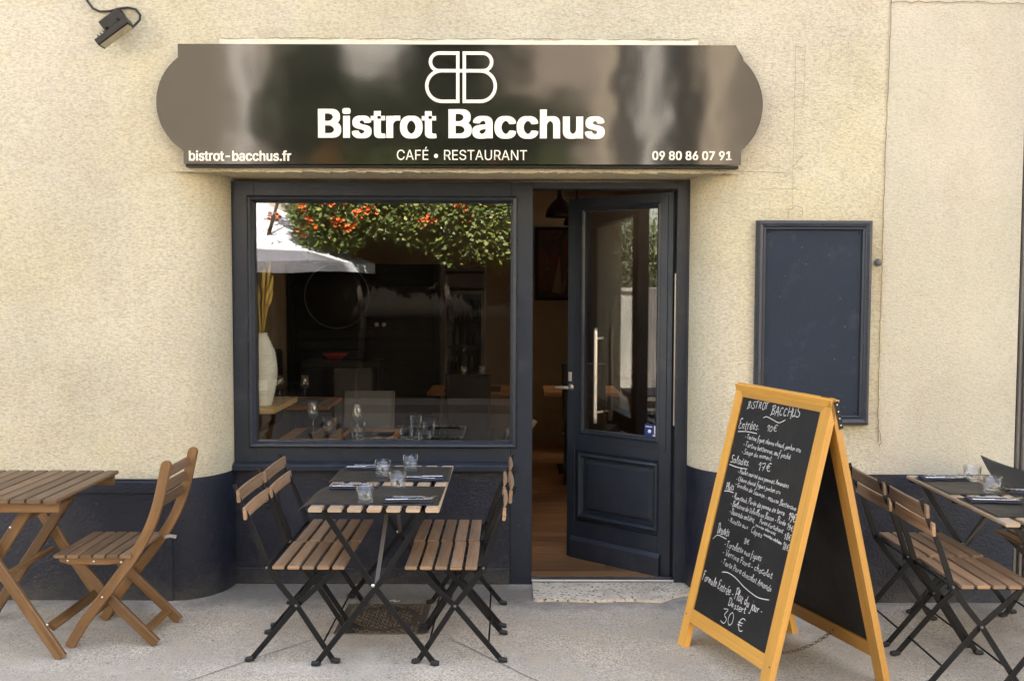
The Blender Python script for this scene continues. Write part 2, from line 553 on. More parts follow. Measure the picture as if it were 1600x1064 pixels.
    def build(s, name, mat, parent=None, org=(0, 0, 0), fix=True):
        if fix:
            bmesh.ops.recalc_face_normals(s.bm, faces=s.bm.faces)
        me = bpy.data.meshes.new(name)
        o = Vector(org)
        if o.length:
            bmesh.ops.translate(s.bm, verts=s.bm.verts, vec=-o)
        s.bm.to_mesh(me)
        s.bm.free()
        me.materials.append(MATS[mat])
        ob = bpy.data.objects.new(name, me)
        COL.objects.link(ob)
        if parent is not None:
            ob.parent = parent
        else:
            ob.location = o
        return ob

def tag(o, label=None, cat=None, group=None, kind=None):
    if label: o['label'] = label
    if cat: o['category'] = cat
    if group: o['group'] = group
    if kind: o['kind'] = kind
    return o

def thing(name, label, cat, loc=(0, 0, 0), rz=0.0, group=None):
    o = bpy.data.objects.new(name, None)
    o.empty_display_size = .1
    COL.objects.link(o)
    o.location = loc
    o.rotation_euler = (0, 0, rz)
    return tag(o, label, cat, group)

def dup(root, loc, rz, label):
    r = root.copy()
    COL.objects.link(r)
    r.location = loc
    r.rotation_euler = (0, 0, rz)
    r['label'] = label
    def kids(src, dst):
        for ch in [c for c in COL.objects if c.parent == src]:
            c = ch.copy()
            COL.objects.link(c)
            c.parent = dst
            kids(ch, c)
    kids(root, r)
    return r

def structure(mb, name, mat):
    return tag(mb.build(name, mat), kind='structure')

# ------------------------------------------------------------------ ground
mb = MB(); mb.box(-300, 300, -300, 60, -.6, -.13, axis='x'); structure(mb, 'ground', 'asphalt')
mb = MB(); mb.box(-40, 40, -4.3, .35, -.3, 0, axis='x'); structure(mb, 'pavement', 'pavement')
mb = MB(); mb.box(-40, 40, -4.46, -4.302, -.3, .004, .012, axis='x'); structure(mb, 'kerb', 'grey_render')
mb = MB(); mb.box(-40, 40, -8.4, -4.462, -.128, -.124, axis='x'); structure(mb, 'road', 'asphalt')
mb = MB(); mb.box(-40, 40, -13, -8.4, -.3, .0, axis='x'); structure(mb, 'far_pavement', 'asphalt')
mb = MB()
def wob(a, b, n=9, amp=.008):
    out = []
    for i in range(n):
        t = i/(n-1)
        out.append((a[0]+(b[0]-a[0])*t + random.uniform(-amp, amp), a[1]+(b[1]-a[1])*t + random.uniform(-amp, amp)))
    return out
for a, b in (((-1.75, -1.82), (-.80, -.72)), ((-.30, -.86), (.25, -1.55)), ((.25, -1.55), (.62, -2.2)), ((1.55, -.62), (1.86, -.44))):
    mb.ribbon(wob(a, b, 14, .004), .0048, lambda u, v: (u, v, .003))
structure(mb, 'pavement_joint', 'joint_line')

# ------------------------------------------------------------------ the bistro's building
B = thing('bistro_building', 'cream plastered building with navy plinth, big shop window and open navy door', 'building', (0, 0, 0))
WY = -.30
def arc(cx, cy, rx, ry, a0, a1, n=14):
    return [(cx + rx*math.cos(R(a0+(a1-a0)*i/(n-1))), cy + ry*math.sin(R(a0+(a1-a0)*i/(n-1)))) for i in range(n)]
TOP = 2.268
m = MB()
m.strip([(-8.6, .4), (-8.6, WY), (-4, WY), (-1.80, WY)], 0, 12.4)
m.strip(arc(-1.80, 0, .245, .30, -90, 0) + [(-1.555, .4)], 0, TOP + .01)
m.strip([(.979, .4)] + arc(1.235, 0, .256, .30, 180, 270), 0, TOP + .01)
m.strip([(1.235, WY), (1.5, WY), (1.942, WY)], 0, 12.4)
m.box(-1.80, 1.235, WY, .4, TOP, 12.4, axis='x')
m.box(-8.59, -1.801, WY+.02, .4, TOP+.02, 12.4, axis='x')
m.box(1.236, 1.942, WY+.02, .4, TOP+.02, 12.4, axis='x')
m.box(4.9, 14, WY, .4, 0, 3.4, axis='x')
m.box(2.66, 14, WY-.002, .4, 3.4, 12.4, axis='x')
m.build('plaster_wall', 'plaster', B)
m = MB()
m.strip([(1.942, WY+.001), (2.3, WY+.001), (2.66, WY+.001), (2.66, .4)], 0, 3.139)
m.box(1.942, 2.66, WY+.001, .4, 3.139, 12.4, axis='x')
m.build('smooth_plaster', 'smooth_plaster', B)
m = MB()
edge = [(-1.515 + 2.47*i/40, 2.944 + random.uniform(-.006, .004)) for i in range(41)]
m.prism([(-1.515, 2.86), (.957, 2.86)] + edge[::-1], WY-.014, WY-.004)
m.build('patch_band', 'pale_plaster', B)
# rough under-edge of the lintel
m = MB()
up = [(-1.66 + 2.84*i/60, WY - .001 - .017*min(1, i/6, (60-i)/6) + random.uniform(-.004, .002)*(0 < i < 60)) for i in range(61)]
for i in range(60):
    a, b = up[i], up[i+1]
    za, zb = TOP + random.uniform(-.007, .003), TOP + random.uniform(-.007, .003)
    m.quad((a[0], a[1], za), (b[0], b[1], zb), (b[0], WY-.0005, TOP+.055), (a[0], WY-.0005, TOP+.055), v=.5)
    m.quad((a[0], a[1], za), (b[0], b[1], zb), (b[0], -.2, TOP-.001), (a[0], -.2, TOP-.001), v=.5)
m.build('lintel_edge', 'plaster', B)
# plinth
def off(prof, d):
    return [(x, y-d) if abs(y-WY) < 1e-6 else (x, y) for x, y in prof]
m = MB()
lp = [(-8.606, .4), (-8.606, WY-.006), (-2.4, WY-.006)] + arc(-1.80, 0, .250, .306, -90, 0)
rp = arc(1.235, 0, .260, .306, 180, 270) + [(1.94, WY-.006), (2.664, WY-.006), (2.664, -.1)]
for pr, zz in ((rp, .688), (lp, .652)):
    if pr is lp:
        m.build('plinth', 'navy_plinth', B)
        m = MB()
    m.strip(pr, 0, zz)
    inner = [(x, y+.012) for x, y in pr]
    for i in range(len(pr)-1):
        m.quad((*pr[i], zz), (*pr[i+1], zz), (*inner[i+1], zz), (*inner[i], zz), v=.5)
m.box(-8.5, -1.815, WY-.016, WY-.004, .575, .640, .004)
m.box(-1.835, -1.80, WY-.013, WY-.004, 0, .570, .003, axis='z')
m.build('plinth', 'navy_plinth', B)
# cracks in the render
def crack(pts, w=.004, amp=.006):
    mm = MB()
    line = []
    for a, b in zip(pts, pts[1:]):
        L = math.dist(a, b)
        line += wob(a, b, max(3, int(L/.03)), amp)[:-1]
    line.append(pts[-1])
    mm.ribbon(line, w, lambda u, v: (u, WY-.0075, v))
    mm.build('crack', 'crack_line', B)
crack([(1.953, 3.2), (1.947, 2.86), (1.94, 2.5), (1.936, 2.1), (1.933, 1.6), (1.93, 1.1), (1.935, .86)], .0048, .0026)
crack([(1.93, .94), (1.945, .90), (1.95, .86), (1.94, .84)], .004)
crack([(1.95, 3.142), (2.2, 3.146), (2.7, 3.14)], .004)
for i in range(11):
    z = 2.91 - i*.062
    crack([(1.462, z), (1.475, z+.008), (1.51, z+.003)], .0013, .004)
crack([(1.462, 2.93), (1.463, 2.6), (1.460, 2.3), (1.462, 2.08)], .0013, .002)
crack([(1.513, 2.92), (1.512, 2.75), (1.508, 2.62)], .0013, .003)
crack([(1.462, 2.30), (1.485, 2.335), (1.51, 2.355)], .0022, .003)
crack([(1.28, 2.185), (1.40, 2.19), (1.47, 2.186), (1.51, 2.18)], .0016, .004)
crack([(1.44, 2.03), (1.44, 2.075), (1.475, 2.10), (1.51, 2.09), (1.515, 2.05)], .0022, .003)
crack([(-1.512, 2.95), (-1.2, 2.952), (-.6, 2.949), (0, 2.951), (.6, 2.949), (.96, 2.953)], .003, .004)
crack([(1.17, 2.278), (1.3, 2.276), (1.42, 2.272)], .0018, .003)
# upper floors and roof as one body behind the street wall
m = MB(); m.box(-8.6, 14, .402, 2.6, 3.0, 12.35); m.build('upper_body', 'grey_render', B)
m = MB(); m.box(-8.9, 14.3, -.75, 2.9, 12.4, 12.7, .05); m.build('roof', 'grey_render', B)
# room behind the shop window
m = MB()
m.box(-2.4, -2.15, .4, 5.2, -.05, 3.0); m.box(2.5, 2.75, .4, 5.2, -.05, 3.0); m.box(-2.15, 2.5, 5.0, 5.2, -.05, 3.0)
m.build('interior_wall', 'interior_wall', B)
m = MB(); m.box(-2.15, 2.5, .4, 3.0, 2.68, 2.99); m.box(-2.15, 1.15, 3.0, 4.1, 2.68, 2.99); m.box(2.35, 2.5, 3.0, 4.1, 2.68, 2.99); m.box(-2.15, 2.5, 4.1, 5.0, 2.68, 2.99); m.build('interior_ceiling', 'ceiling_white', B)  # gap is an added roof opening that lets sun brighten the room
m = MB(); m.box(-8.6, -2.402, .402, 5.2, -.05, 3.0); m.box(2.752, 14, .402, 5.2, -.05, 3.0); m.build('side_room', 'grey_render', B)
m = MB()
y = .06
row = 0
while y < 5.0:
    x = -2.15 - random.random()*.9
    while x < 2.5:
        m.box(max(x, -2.15), min(x+1.2, 2.5), y, y+.134, -.05, .018, .0015)
        x += 1.202
    y += .136
structure(m, 'interior_floor', 'floor_wood')

# shop window: frame > moulding, pane, window_sill, bulkhead
m = MB()
m.box(-1.553, -1.43, .0, .08, .692, 2.249, .003, axis='z')
m.box(-1.43, -.009, .001, .08, 2.137, 2.249, .003)
m.box(-1.43, -.009, .001, .08, .692, .807, .003)
m.box(-.009, .115, .0, .08, 0, 2.249, .004, axis='z')
W = m.build('shop_window', 'navy_wood', B)
m = MB()
m.molding(-1.431, -.009, .808, 2.136, [(0, .045), (0, .002), (.006, -.006), (.014, -.019), (.024, -.022), (.031, -.018), (.035, -.008), (.038, .003)])
m.build('moulding', 'navy_wood', W)
m = MB(); m.box(-1.445, .003, .030, .036, .795, 2.15); m.build('pane', 'window_glass', W)
m = MB()
m.prism([(0, .648), (-.042, .650), (-.044, .676), (-.038, .682), (.0, .693)], -1.552, .004, to=lambda u, w, d: (d, u, w))
m.build('window_sill', 'navy_wood', W)
m = MB()
m.box(-1.553, -.009, .006, .08, .018, .648, .003)
m.box(-1.553, -.009, -.004, .06, 0, .09, .004)
m.build('bulkhead_panel', 'navy_plinth', W)
m = MB()
m.molding(-1.408, -1.322, .452, .536, [(0, -.004), (.002, -.008), (.009, -.008), (.011, .008)])
for k in range(6):
    m.bar((-1.405, -.002, .460+k*.0145), (-1.325, -.002, .460+k*.0145), .010, .003, (0, .6, .8))
m.build('vent_grille', 'navy_dark', W)
# door frame
m = MB()
m.box(.912, .979, -.002, .075, 0, 2.249, .004, axis='z')
m.box(.115, .912, .0, .075, 2.214, 2.249, .003)
m.box(.972, .988, -.012, .02, .0, 2.262, .003, axis='z')
DF = m.build('door_frame', 'navy_wood', B)
m = MB(); m.box(.90, .910, .055, .095, .02, 2.2, axis='z'); m.build('hinge_gap_dark', 'black_metal', DF)  # black strip stands in for the dark gap beside the hinge
m = MB(); m.box(.905, .911, .012, .03, .9, 1.75, axis='z'); m.build('seal_strip', 'brushed', DF)
m = MB(); m.box(.115, .912, -.012, .05, .016, .030, .003); m.build('threshold_bar', 'brushed', DF)

# the open door, built along local x from its hinge to its free edge, street face toward +y
T = .045
m = MB()
m.box(0, .088, -T, 0, .016, 2.205, .003, axis='z')
m.box(.684, .745, -T, 0, .016, 2.205, .003, axis='z')
m.box(.088, .684, -T, 0, 2.145, 2.205, .002)
m.box(.088, .684, -T, 0, .680, .776, .002)
m.box(.088, .684, -T, 0, .016, .247, .002)
m.box(.088, .684, -T*.75, -T*.3, .247, .680, .002)
D = m.build('door', 'navy_wood', B)
D.location = (.903, .062, 0)
D.rotation_euler = (0, 0, R(139.07))
yy = lambda x, d, z: (x, d, z)
m = MB()
m.molding(.106, .616, .813, 2.122, [(0, -.03), (0, .001), (.006, .009), (.015, .014), (.024, .012), (.03, .006), (.07, .004), (.07, -.004)])
m.build('moulding', 'navy_wood', D)
m = MB(); m.box(.095, .626, -.026, -.020, .80, 2.13); m.build('pane', 'door_glass', D)
m = MB()
m.molding(.128, .612, .316, .624, [(0, -.012), (.012, -.012), (.022, .010), (.032, .016), (.042, .014), (.047, .004), (.05, -.006)])
m.box(.120, .620, -.02, -.0105, .31, .63)
m.molding(.152, .588, .340, .600, [(0, .0), (.003, .0), (.018, -.0095), (.022, -.0106)])
m.box(.152, .588, -.01, 0, .340, .600)
m.build('raised_panel', 'navy_wood', D)
m = MB()
m.prism([(.0, .012), (.018, .012), (.018, .125), (.004, .148), (0, .148)], .066, .712, to=lambda u, w, d: (d, u, w))
m.build('kick_board', 'navy_dark', D)
m = MB()
m.sweep([(.493, .055, .866), (.493, .055, .90), (.493, .055, 1.40), (.493, .055, 1.432)], (0, 1, 0), [.020, .026, .026, .020], .022, .008, smooth=True)
for z in (.93, 1.37):
    m.tube([(.493, -.02, z), (.493, .05, z)], .007, 10)
m.build('pull_handle', 'brushed', D)
m = MB()
m.tube([(.715, 0, 1.063), (.715, .048, 1.063)], .010, 10)
m.sweep([(.695, .048, 1.064), (.725, .050, 1.064), (.80, .046, 1.060)], (0, 1, 0), [.02, .022, .017], .012, .004)
m.lathe([(0, 0), (.02, 0), (.02, .006), (0, .007)], (.715, 0, 1.063), 18, axis=(0, 1, 0))
m.build('lever_handle', 'brushed', D)
m = MB()
m.sweep([(.722, .002, 1.10), (.722, .002, 1.155)], (0, 1, 0), .024, .006, .002)
m.build('lock_plate', 'brushed', D)
m = MB(); m.box(.108, .192, -.0195, -.0185, .815, .885); ST = m.build('door_sticker', 'blue_print', D)
m = MB()
m.box(.112, .126, -.0180, -.0175, .83, .878); m.box(.14, .185, -.018, -.0175, .868, .873); m.box(.112, .135, -.018, -.0175, .818, .826)
m.lathe([(.0, 0), (.012, 0), (.012, .0004), (0, .0004)], (.158, -.0182, .843), 16, axis=(0, 1, 0))
m.build('sticker_print', 'white_print', ST)

# doorstep
m = MB()
pts = [(.119, -.004), (.119, -.30)] + [(.14+.66*i/12, -.312+.010*math.sin(i*.9)) for i in range(13)] + [(.86, -.26), (.92, -.215), (1.02, -.20), (1.08, -.17), (1.03, -.004)]
m.prism(pts, -.1, .014, to=lambda u, w, d: (u, w, d))
tag(m.build('doorstep', 'terrazzo', org=(.5, -.1, 0)), 'worn terrazzo doorstep below the open navy door', 'doorstep')

# ------------------------------------------------------------------ lettering helpers
FONT = None
try:
    fp = os.path.join(bpy.utils.resource_path('LOCAL'), 'datafiles', 'fonts', 'Inter.woff2')
    if os.path.exists(fp):
        FONT = bpy.data.fonts.load(fp)
except Exception:
    FONT = None
def lettering(txt, name, x0, x1, z0, z1, y, mat, parent, org, bold=(0, 0), space=1.0):
    # outline letters; bold = stroke growth (across, up) as a share of the capital height
    cu = bpy.data.curves.new(name, 'FONT')
    cu.body = txt
    if FONT: cu.font = FONT
    cu.size = 1
    cu.space_character = space
    cu.extrude = 0
    cu.resolution_u = 5
    tmp = bpy.data.objects.new('tmp', cu)
    COL.objects.link(tmp)
    bpy.context.view_layer.update()
    src = bpy.data.meshes.new_from_object(tmp.evaluated_get(bpy.context.evaluated_depsgraph_get()))
    bpy.data.objects.remove(tmp)
    bs = bmesh.new()
    bs.from_mesh(src)
    bmesh.ops.remove_doubles(bs, verts=bs.verts, dist=1e-6)
    left_ = {e for e in bs.edges if e.is_boundary}
    while left_:                                   # close the little holes where two strokes of a letter overlap
        e = left_.pop()
        loop, st_, vs_ = [e], [e.verts[0], e.verts[1]], {e.verts[0], e.verts[1]}
        while st_:
            vv = st_.pop()
            for e2 in vv.link_edges:
                if e2 in left_:
                    left_.discard(e2)
                    loop.append(e2)
                    for w_ in e2.verts:
                        if w_ not in vs_:
                            vs_.add(w_)
                            st_.append(w_)
        wx = max(q.co.x for q in vs_) - min(q.co.x for q in vs_)
        wy = max(q.co.y for q in vs_) - min(q.co.y for q in vs_)
        own = any(all(q in vs_ for q in f.verts) for q0 in vs_ for f in q0.link_faces)
        if max(wx, wy) < .15 and not own:
            bmesh.ops.contextual_create(bs, geom=loop)
    bs.to_mesh(src)
    bs.free()
    cap = .73
    gx, gz = bold[0]*cap, bold[1]*cap
    sh = [(0, 0)]
    if gx:
        nx = 6
        sh = [(gx*(2*i/nx-1), gz*k) for i in range(nx+1) for k in (-1, 0, 1)]
    V, Fc = [], []
    for q, (dx, dz) in enumerate(sh):
        b = len(V)
        V += [(v.co.x+dx, q*.00004, v.co.y+dz) for v in src.vertices]
        Fc += [[b+k for k in p.vertices] for p in src.polygons]
    xs = [v[0] for v in V]; zs = [v[2] for v in V]
    bx0, bx1, bz0, bz1 = min(xs), max(xs), min(zs), max(zs)
    out = [(x0 + (a-bx0)/(bx1-bx0)*(x1-x0) - org[0], y - .0006 - d - org[1], z0 + (c-bz0)/(bz1-bz0)*(z1-z0) - org[2]) for a, d, c in V]
    me = bpy.data.meshes.new(name)
    me.from_pydata(out, [], Fc)
    me.materials.append(MATS[mat])
    o = bpy.data.objects.new(name, me)
    COL.objects.link(o)
    o.parent = parent
    return o

# ------------------------------------------------------------------ shop sign
SY = -.372
S = thing('shop_sign', 'long glossy black shop sign with cream lettering above the window', 'sign', (-.27, SY, 2.6))
so_ = (-.27, SY, 2.6)
def arc3(p0, pm, p1, n=22):
    (ax, ay), (bx, by), (cx, cy) = p0, pm, p1
    d = 2*(ax*(by-cy)+bx*(cy-ay)+cx*(ay-by))
    ux = ((ax*ax+ay*ay)*(by-cy)+(bx*bx+by*by)*(cy-ay)+(cx*cx+cy*cy)*(ay-by))/d
    uy = ((ax*ax+ay*ay)*(cx-bx)+(bx*bx+by*by)*(ax-cx)+(cx*cx+cy*cy)*(bx-ax))/d
    r = math.hypot(ax-ux, ay-uy)
    a0, am, a1 = (math.atan2(y-uy, x-ux) for x, y in (p0, pm, p1))
    def unwrap(a, ref):
        while a-ref > math.pi: a -= 2*math.pi
        while a-ref < -math.pi: a += 2*math.pi
        return a
    am = unwrap(am, a0); a1 = unwrap(a1, am)
    return [(ux+r*math.cos(a0+(a1-a0)*i/(n-1)), uy+r*math.sin(a0+(a1-a0)*i/(n-1))) for i in range(n)]
outl = [(-1.712, 2.906), (-1.712, 2.838)] + arc3((-1.712, 2.838), (-1.826, 2.60), (-1.690, 2.366))[1:] + [(-1.690, 2.299), (1.174, 2.303), (1.174, 2.373)] \
     + arc3((1.174, 2.373), (1.281, 2.588), (1.178, 2.83))[1:] + [(1.176, 2.845), (1.138, 2.907)]
m = MB(); m.prism(outl, SY, SY+.016); m.build('sign_board', 'gloss_black', S, so_)
m = MB()
m.box(-1.685, 1.165, SY+.018, WY-.003, 2.285, 2.30, .002)
m.box(-1.66, 1.12, SY+.018, WY-.005, 2.35, 2.86)
m.build('sign_backing', 'black_metal', S, so_)
LY = SY-.0012
cx = -.2645
def logo_B(sgn):
    mm = MB()
    w = .0172
    st, bx1, bx2 = .0165, .112, .098
    zt, zm, zb = 2.8625, 2.774, 2.6195
    r1, r2 = (zt-zm)/2, (zm-zb)/2
    to = lambda u, v: (cx + sgn*u, LY-.0008, v)
    sq = lambda pts: mm.sweep([to(*p) for p in pts], (0, 1, 0), w, .0024)
    up = [(st, zt)] + [(bx1 + r1*math.cos(R(90-180*i/18)), (zt+zm)/2 + r1*math.sin(R(90-180*i/18))) for i in range(19)] + [(0, zm)]
    lo = [(bx2-.0, zm)] + [(bx2 + r2*math.cos(R(90-180*i/22)), (zm+zb)/2 + r2*math.sin(R(90-180*i/22))) for i in range(1, 23)] + [(st-.0086, zb)]
    sq([(st+.0087, zt)] + up[1:-1] + [(st+.0087, zm)])
    to0 = to
    to = lambda u, v: (cx + sgn*u, LY-.0012, v)
    sq([(bx2, zm)] + lo[1:-1] + [(st+.0087, zb)])
    sq([(st, zt+.0086), (st, zb-.0086)])
    mm.box(*sorted((cx + sgn*.0, cx + sgn*(st-.0087))), LY-.0020, LY-.0002, zm-.0086, zm+.0086)
    mm.build('logo', 'cream_vinyl', S, so_)
logo_B(1); logo_B(-1)
lettering('Bistrot Bacchus', 'lettering', -.998, .472, 2.431, 2.584, LY, 'cream_vinyl', S, so_, bold=(.045, .020), space=1.02)
lettering('CAFÉ • RESTAURANT', 'lettering', -.594, .074, 2.322, 2.388, LY, 'cream_vinyl', S, so_, space=1.0)
lettering('bistrot-bacchus.fr', 'lettering', -1.662, -1.136, 2.314, 2.368, LY, 'cream_vinyl', S, so_, bold=(.034, .016), space=1.01)
lettering('09 80 86 07 91', 'lettering', .717, 1.124, 2.325, 2.371, LY, 'cream_vinyl', S, so_, bold=(.034, .016), space=1.01)

# ------------------------------------------------------------------ floodlight on the wall
fo = (-2.0, WY, 2.98)
F = thing('floodlight', 'small black floodlight tilted on the upper left wall', 'lamp', fo)
th = R(36)
ex = Vector((math.cos(th), 0, math.sin(th)))
nf = Vector((math.sin(th), -.03, -math.cos(th))).normalized()
ez = ex.cross(nf).normalized()
c0 = Vector((-2.012, -.425, 2.945))
m = MB()
m.sweep([c0 - ex*.095, c0 + ex*.095], nf, .080, .036, .004)
for k in range(9):
    q = c0 - nf*.022 + ex*(-.07+.0175*k)
    m.sweep([q - ez*.034, q + ez*.034], nf, .004, .016)
m.build('lamp_body', 'black_metal', F, fo)
m = MB(); m.sweep([c0 - ex*.086 + nf*.0185, c0 + ex*.086 + nf*.0185], nf, .062, .003); m.build('lens', 'lamp_lens', F, fo)
m = MB()
cb = Vector((-2.045, WY, 3.02))
for d in (-1, 1):
    m.sweep([cb + ex*.035*d + Vector((0, -.01, 0)), cb + ex*.035*d + Vector((.012, -.10, -.03)), c0 + ex*.035*d - nf*.02], ex, .026, .006)
m.sweep([cb - ex*.062 + Vector((0, -.03, .0)), cb + ex*.062 + Vector((0, -.03, 0))], (0, 1, 0), .095, .056, .008)
m.build('bracket', 'black_metal', F, fo)
m = MB()
cpts = [(-2.22, 3.20), (-2.19, 3.13), (-2.165, 3.098), (-2.13, 3.083), (-2.08, 3.085), (-2.03, 3.098), (-1.985, 3.104), (-1.945, 3.095), (-1.922, 3.065), (-1.918, 3.035), (-1.935, 3.005), (-1.945, 2.985)]
m.tube([(x, WY-.012 - (.06 if i > 8 else 0)*(i-8)/3, z) for i, (x, z) in enumerate(cpts)], .006, 8)
m.build('cable', 'cable_rubber', F, fo)

# ------------------------------------------------------------------ blank notice panel, wall bolt, shutter
po = (1.572, WY, 1.49)
P = thing('notice_panel', 'blank navy framed notice panel on the wall right of the door', 'notice board', po)
m = MB(); m.box(1.30, 1.845, WY-.018, WY-.002, .985, 1.995); m.build('backing_panel', 'navy_panel', P, po)
m = MB()
m.molding(1.322, 1.824, 1.003, 1.973, [(0, WY-.0185), (.0, WY-.028), (.006, WY-.034), (.014, WY-.030), (.02, WY-.036), (.034, WY-.040), (.044, WY-.038), (.049, WY-.030), (.0495, WY+.001)])
m.build('frame', 'navy_dark', P, po)
for x, z in ((1.335, 1.96), (1.811, 1.958), (1.806, 1.02), (1.336, 1.02)):
    m = MB(); m.lathe([(0, .0), (.005, 0), (.004, .003), (0, .004)], (x, WY-.0185, z), 10, axis=(0, -1, 0)); m.build('screw', 'black_metal', P, po)
ho = (1.913, WY, 1.806)
m = MB()
m.lathe([(0, .0), (.020, .0), (.020, .004), (.006, .005), (.006, .016), (0, .016)], (1.913, WY-.006, 1.806), 8, axis=(0, -1, 0))
m.box(1.899, 1.927, WY-.022, WY-.010, 1.797, 1.803, .002)
m.prism([(1.903, 1.805), (1.923, 1.805), (1.913, 1.826)], WY-.024, WY-.012)
tag(m.build('wall_bolt', 'grey_iron', org=ho), 'small rusty bolt plate on the wall beside the notice panel', 'bolt')
ro = (3.8, -.2, 0)
RS = thing('roller_shutter', 'grey ribbed metal shutter at the far right end of the wall', 'shutter', ro)
m = MB()
x = 2.662
while x < 4.89:
    m.box(x, x+.020, -.250, -.20, .02, 2.3, .006, axis='z')
    m.box(x+.020, x+.032, -.235, -.20, .02, 2.3, axis='z')
    x += .032
m.build('curtain', 'grey_iron', RS, ro)
m = MB()
m.box(2.662, 4.9, -.26, -.1, 2.3, 3.39, .005)
m.build('shutter_box', 'black_plastic', RS, ro)
m = MB(); m.box(2.662, 4.9, -.26, -.19, .0, .06, .004); m.build('bottom_bar', 'grey_iron', RS, ro)

# ------------------------------------------------------------------ manhole cover
mo = (-.64, -.59, 0)
MC = thing('manhole_cover', 'square cast iron manhole cover in the pavement under the set table', 'manhole cover', mo)
m = MB()
m.box(-.845, -.435, -.80, -.38, -.02, .003, .002)
m.build('cover_plate', 'cast_iron', MC, mo)
m = MB()
def ring(r0, r1, z):
    n = 40
    for j in range(n):
        a, b = 2*math.pi*j/n, 2*math.pi*(j+1)/n
        P4 = [(mo[0]+r*math.cos(t), mo[1]+r*math.sin(t), z) for r, t in ((r0, a), (r1, a), (r1, b), (r0, b))]
        m.quad(*P4)
ring(.150, .162, .0075); ring(.172, .178, .0075)
for i in range(-9, 10):
    for j in range(-9, 10):
        X, Yq = mo[0]+i*.022, mo[1]+j*.022
        r = math.hypot(i*.022, j*.022)
        if .142 < r < .186 or abs(i) > 8 or abs(j) > 9: continue
        if (i+j) % 2:
            m.box(X-.009, X+.009, Yq-.0035, Yq+.0035, .0, .0085, .002)
        else:
            m.box(X-.0035, X+.0035, Yq-.009, Yq+.009, .0, .0085, .002, axis='y')
m.build('tread_pattern', 'cast_iron', MC, mo)
m = MB()
m.molding(-.845, -.435, -.80, -.38, [(0, .004), (.012, .006), (.014, -.02)], to=lambda x, d, z: (x, z, d))
m.build('rim', 'cast_iron', MC, mo)

# ------------------------------------------------------------------ folding bistro chair (faces +x)
def make_chair(label):
    root = thing('bistro_chair', label, 'chair', (0, 0, 0), 0, 'folding slatted bistro chairs')
    BW = .19
    for sy in (-BW, BW):
        f = MB()
        pts = [(-.322, sy, .80), (-.292, sy, .715), (-.248, sy, .622), (-.215, sy, .53), (-.182, sy, .430), (-.12, sy, .345), (-.055, sy, .265), (.105, sy, .018)]
        f.sweep(pts, (0, 1, 0), [.016, .016, .022, .026, .026, .026, .024, .024], .007, .001)
        f.build('back_leg', 'black_metal', root)
        g = MB()
        sy2 = sy*.92
        g.sweep([(.118, sy2, .420), (.100, sy2, .40), (-.055, sy2, .255), (-.255, sy2, .018)], (0, 1, 0), [.018, .024, .024, .024], .007, .001)
        g.build('front_leg', 'black_metal', root)
        for (fx, fy) in ((.112, sy), (-.262, sy2)):
            k = MB()
            d = 1 if fx > 0 else -1
            k.sweep([(fx-.012*d, fy, .016), (fx+.014*d, fy, .010), (fx+.026*d, fy, .011)], (0, 1, 0), [.020, .022, .016], .024, .005)
            k.build('rubber_foot', 'black_plastic', root)
    for (tx, tz, tb, tr) in ((-.182, .432, 1, .006), (.06, .085, 1, .0045), (-.205, .085, .92, .0045), (.112, .417, .92, .005)):
        f = MB(); f.tube([(tx, -BW*tb, tz), (tx, BW*tb, tz)], tr, 8); f.build('stretcher', 'black_metal', root)
    for sy in (-.165, .165):
        f = MB(); f.bar((-.19, sy, .422), (.135, sy, .422), .006, .022, (0, 0, 1)); f.build('seat_rail', 'black_metal', root)
    f = MB()
    for k in range(5):
        xx = -.128 + k*.0665
        f.bar((xx + random.uniform(-.001, .001), -.215, .437), (xx, .215, .437), .052, .015, (0, 0, 1), .003)
    f.build('seat', 'slat_wood', root)
    f = MB()
    for (xx, zz) in ((-.304, .752), (-.276, .676)):
        f.sweep([(xx+.003, -.212, zz), (xx-.002, -.1, zz), (xx-.004, 0, zz), (xx-.002, .1, zz), (xx+.003, .212, zz)], (-.36*.2, 0, 1), .014, .056, .003)
    f.build('backrest', 'slat_wood', root)
    for sy in (-BW, BW):
        f = MB()
        f.lathe([(0, 0), (.007, 0), (.006, .003), (0, .004)], (-.055, sy + (.004 if sy > 0 else -.004), .26), 10, axis=(0, 1 if sy > 0 else -1, 0))
        f.build('bolt', 'grey_iron', root)
        f = MB()
        f.lathe([(0, 0), (.006, 0), (.005, .012), (0, .013)], (-.182, sy + (.004 if sy > 0 else -.004), .432), 8, axis=(0, 1 if sy > 0 else -1, 0))
        f.build('bolt', 'grey_iron', root)
    return root
CH = make_chair('folding slat chair left of the set table, nearest the street')
CH.location = (-.90, -.985, 0)
dup(CH, (-.895, -.535, 0), 0, 'folding slat chair left of the set table, by the shop window')
dup(CH, (-.305, -.985, 0), math.pi, 'folding slat chair right of the set table, nearest the street')
dup(CH, (-.31, -.535, 0), math.pi, 'folding slat chair right of the set table, by the wall')
dup(CH, (2.022, -1.24, 0), R(0), 'folding slat chair behind the menu board, nearest the street')
dup(CH, (2.014, -.775, 0), R(1), 'folding slat chair behind the menu board, nearer the wall')
dup(CH, (2.63, -.72, 0), math.pi, 'folding slat chair half out of frame at the far side of right table')

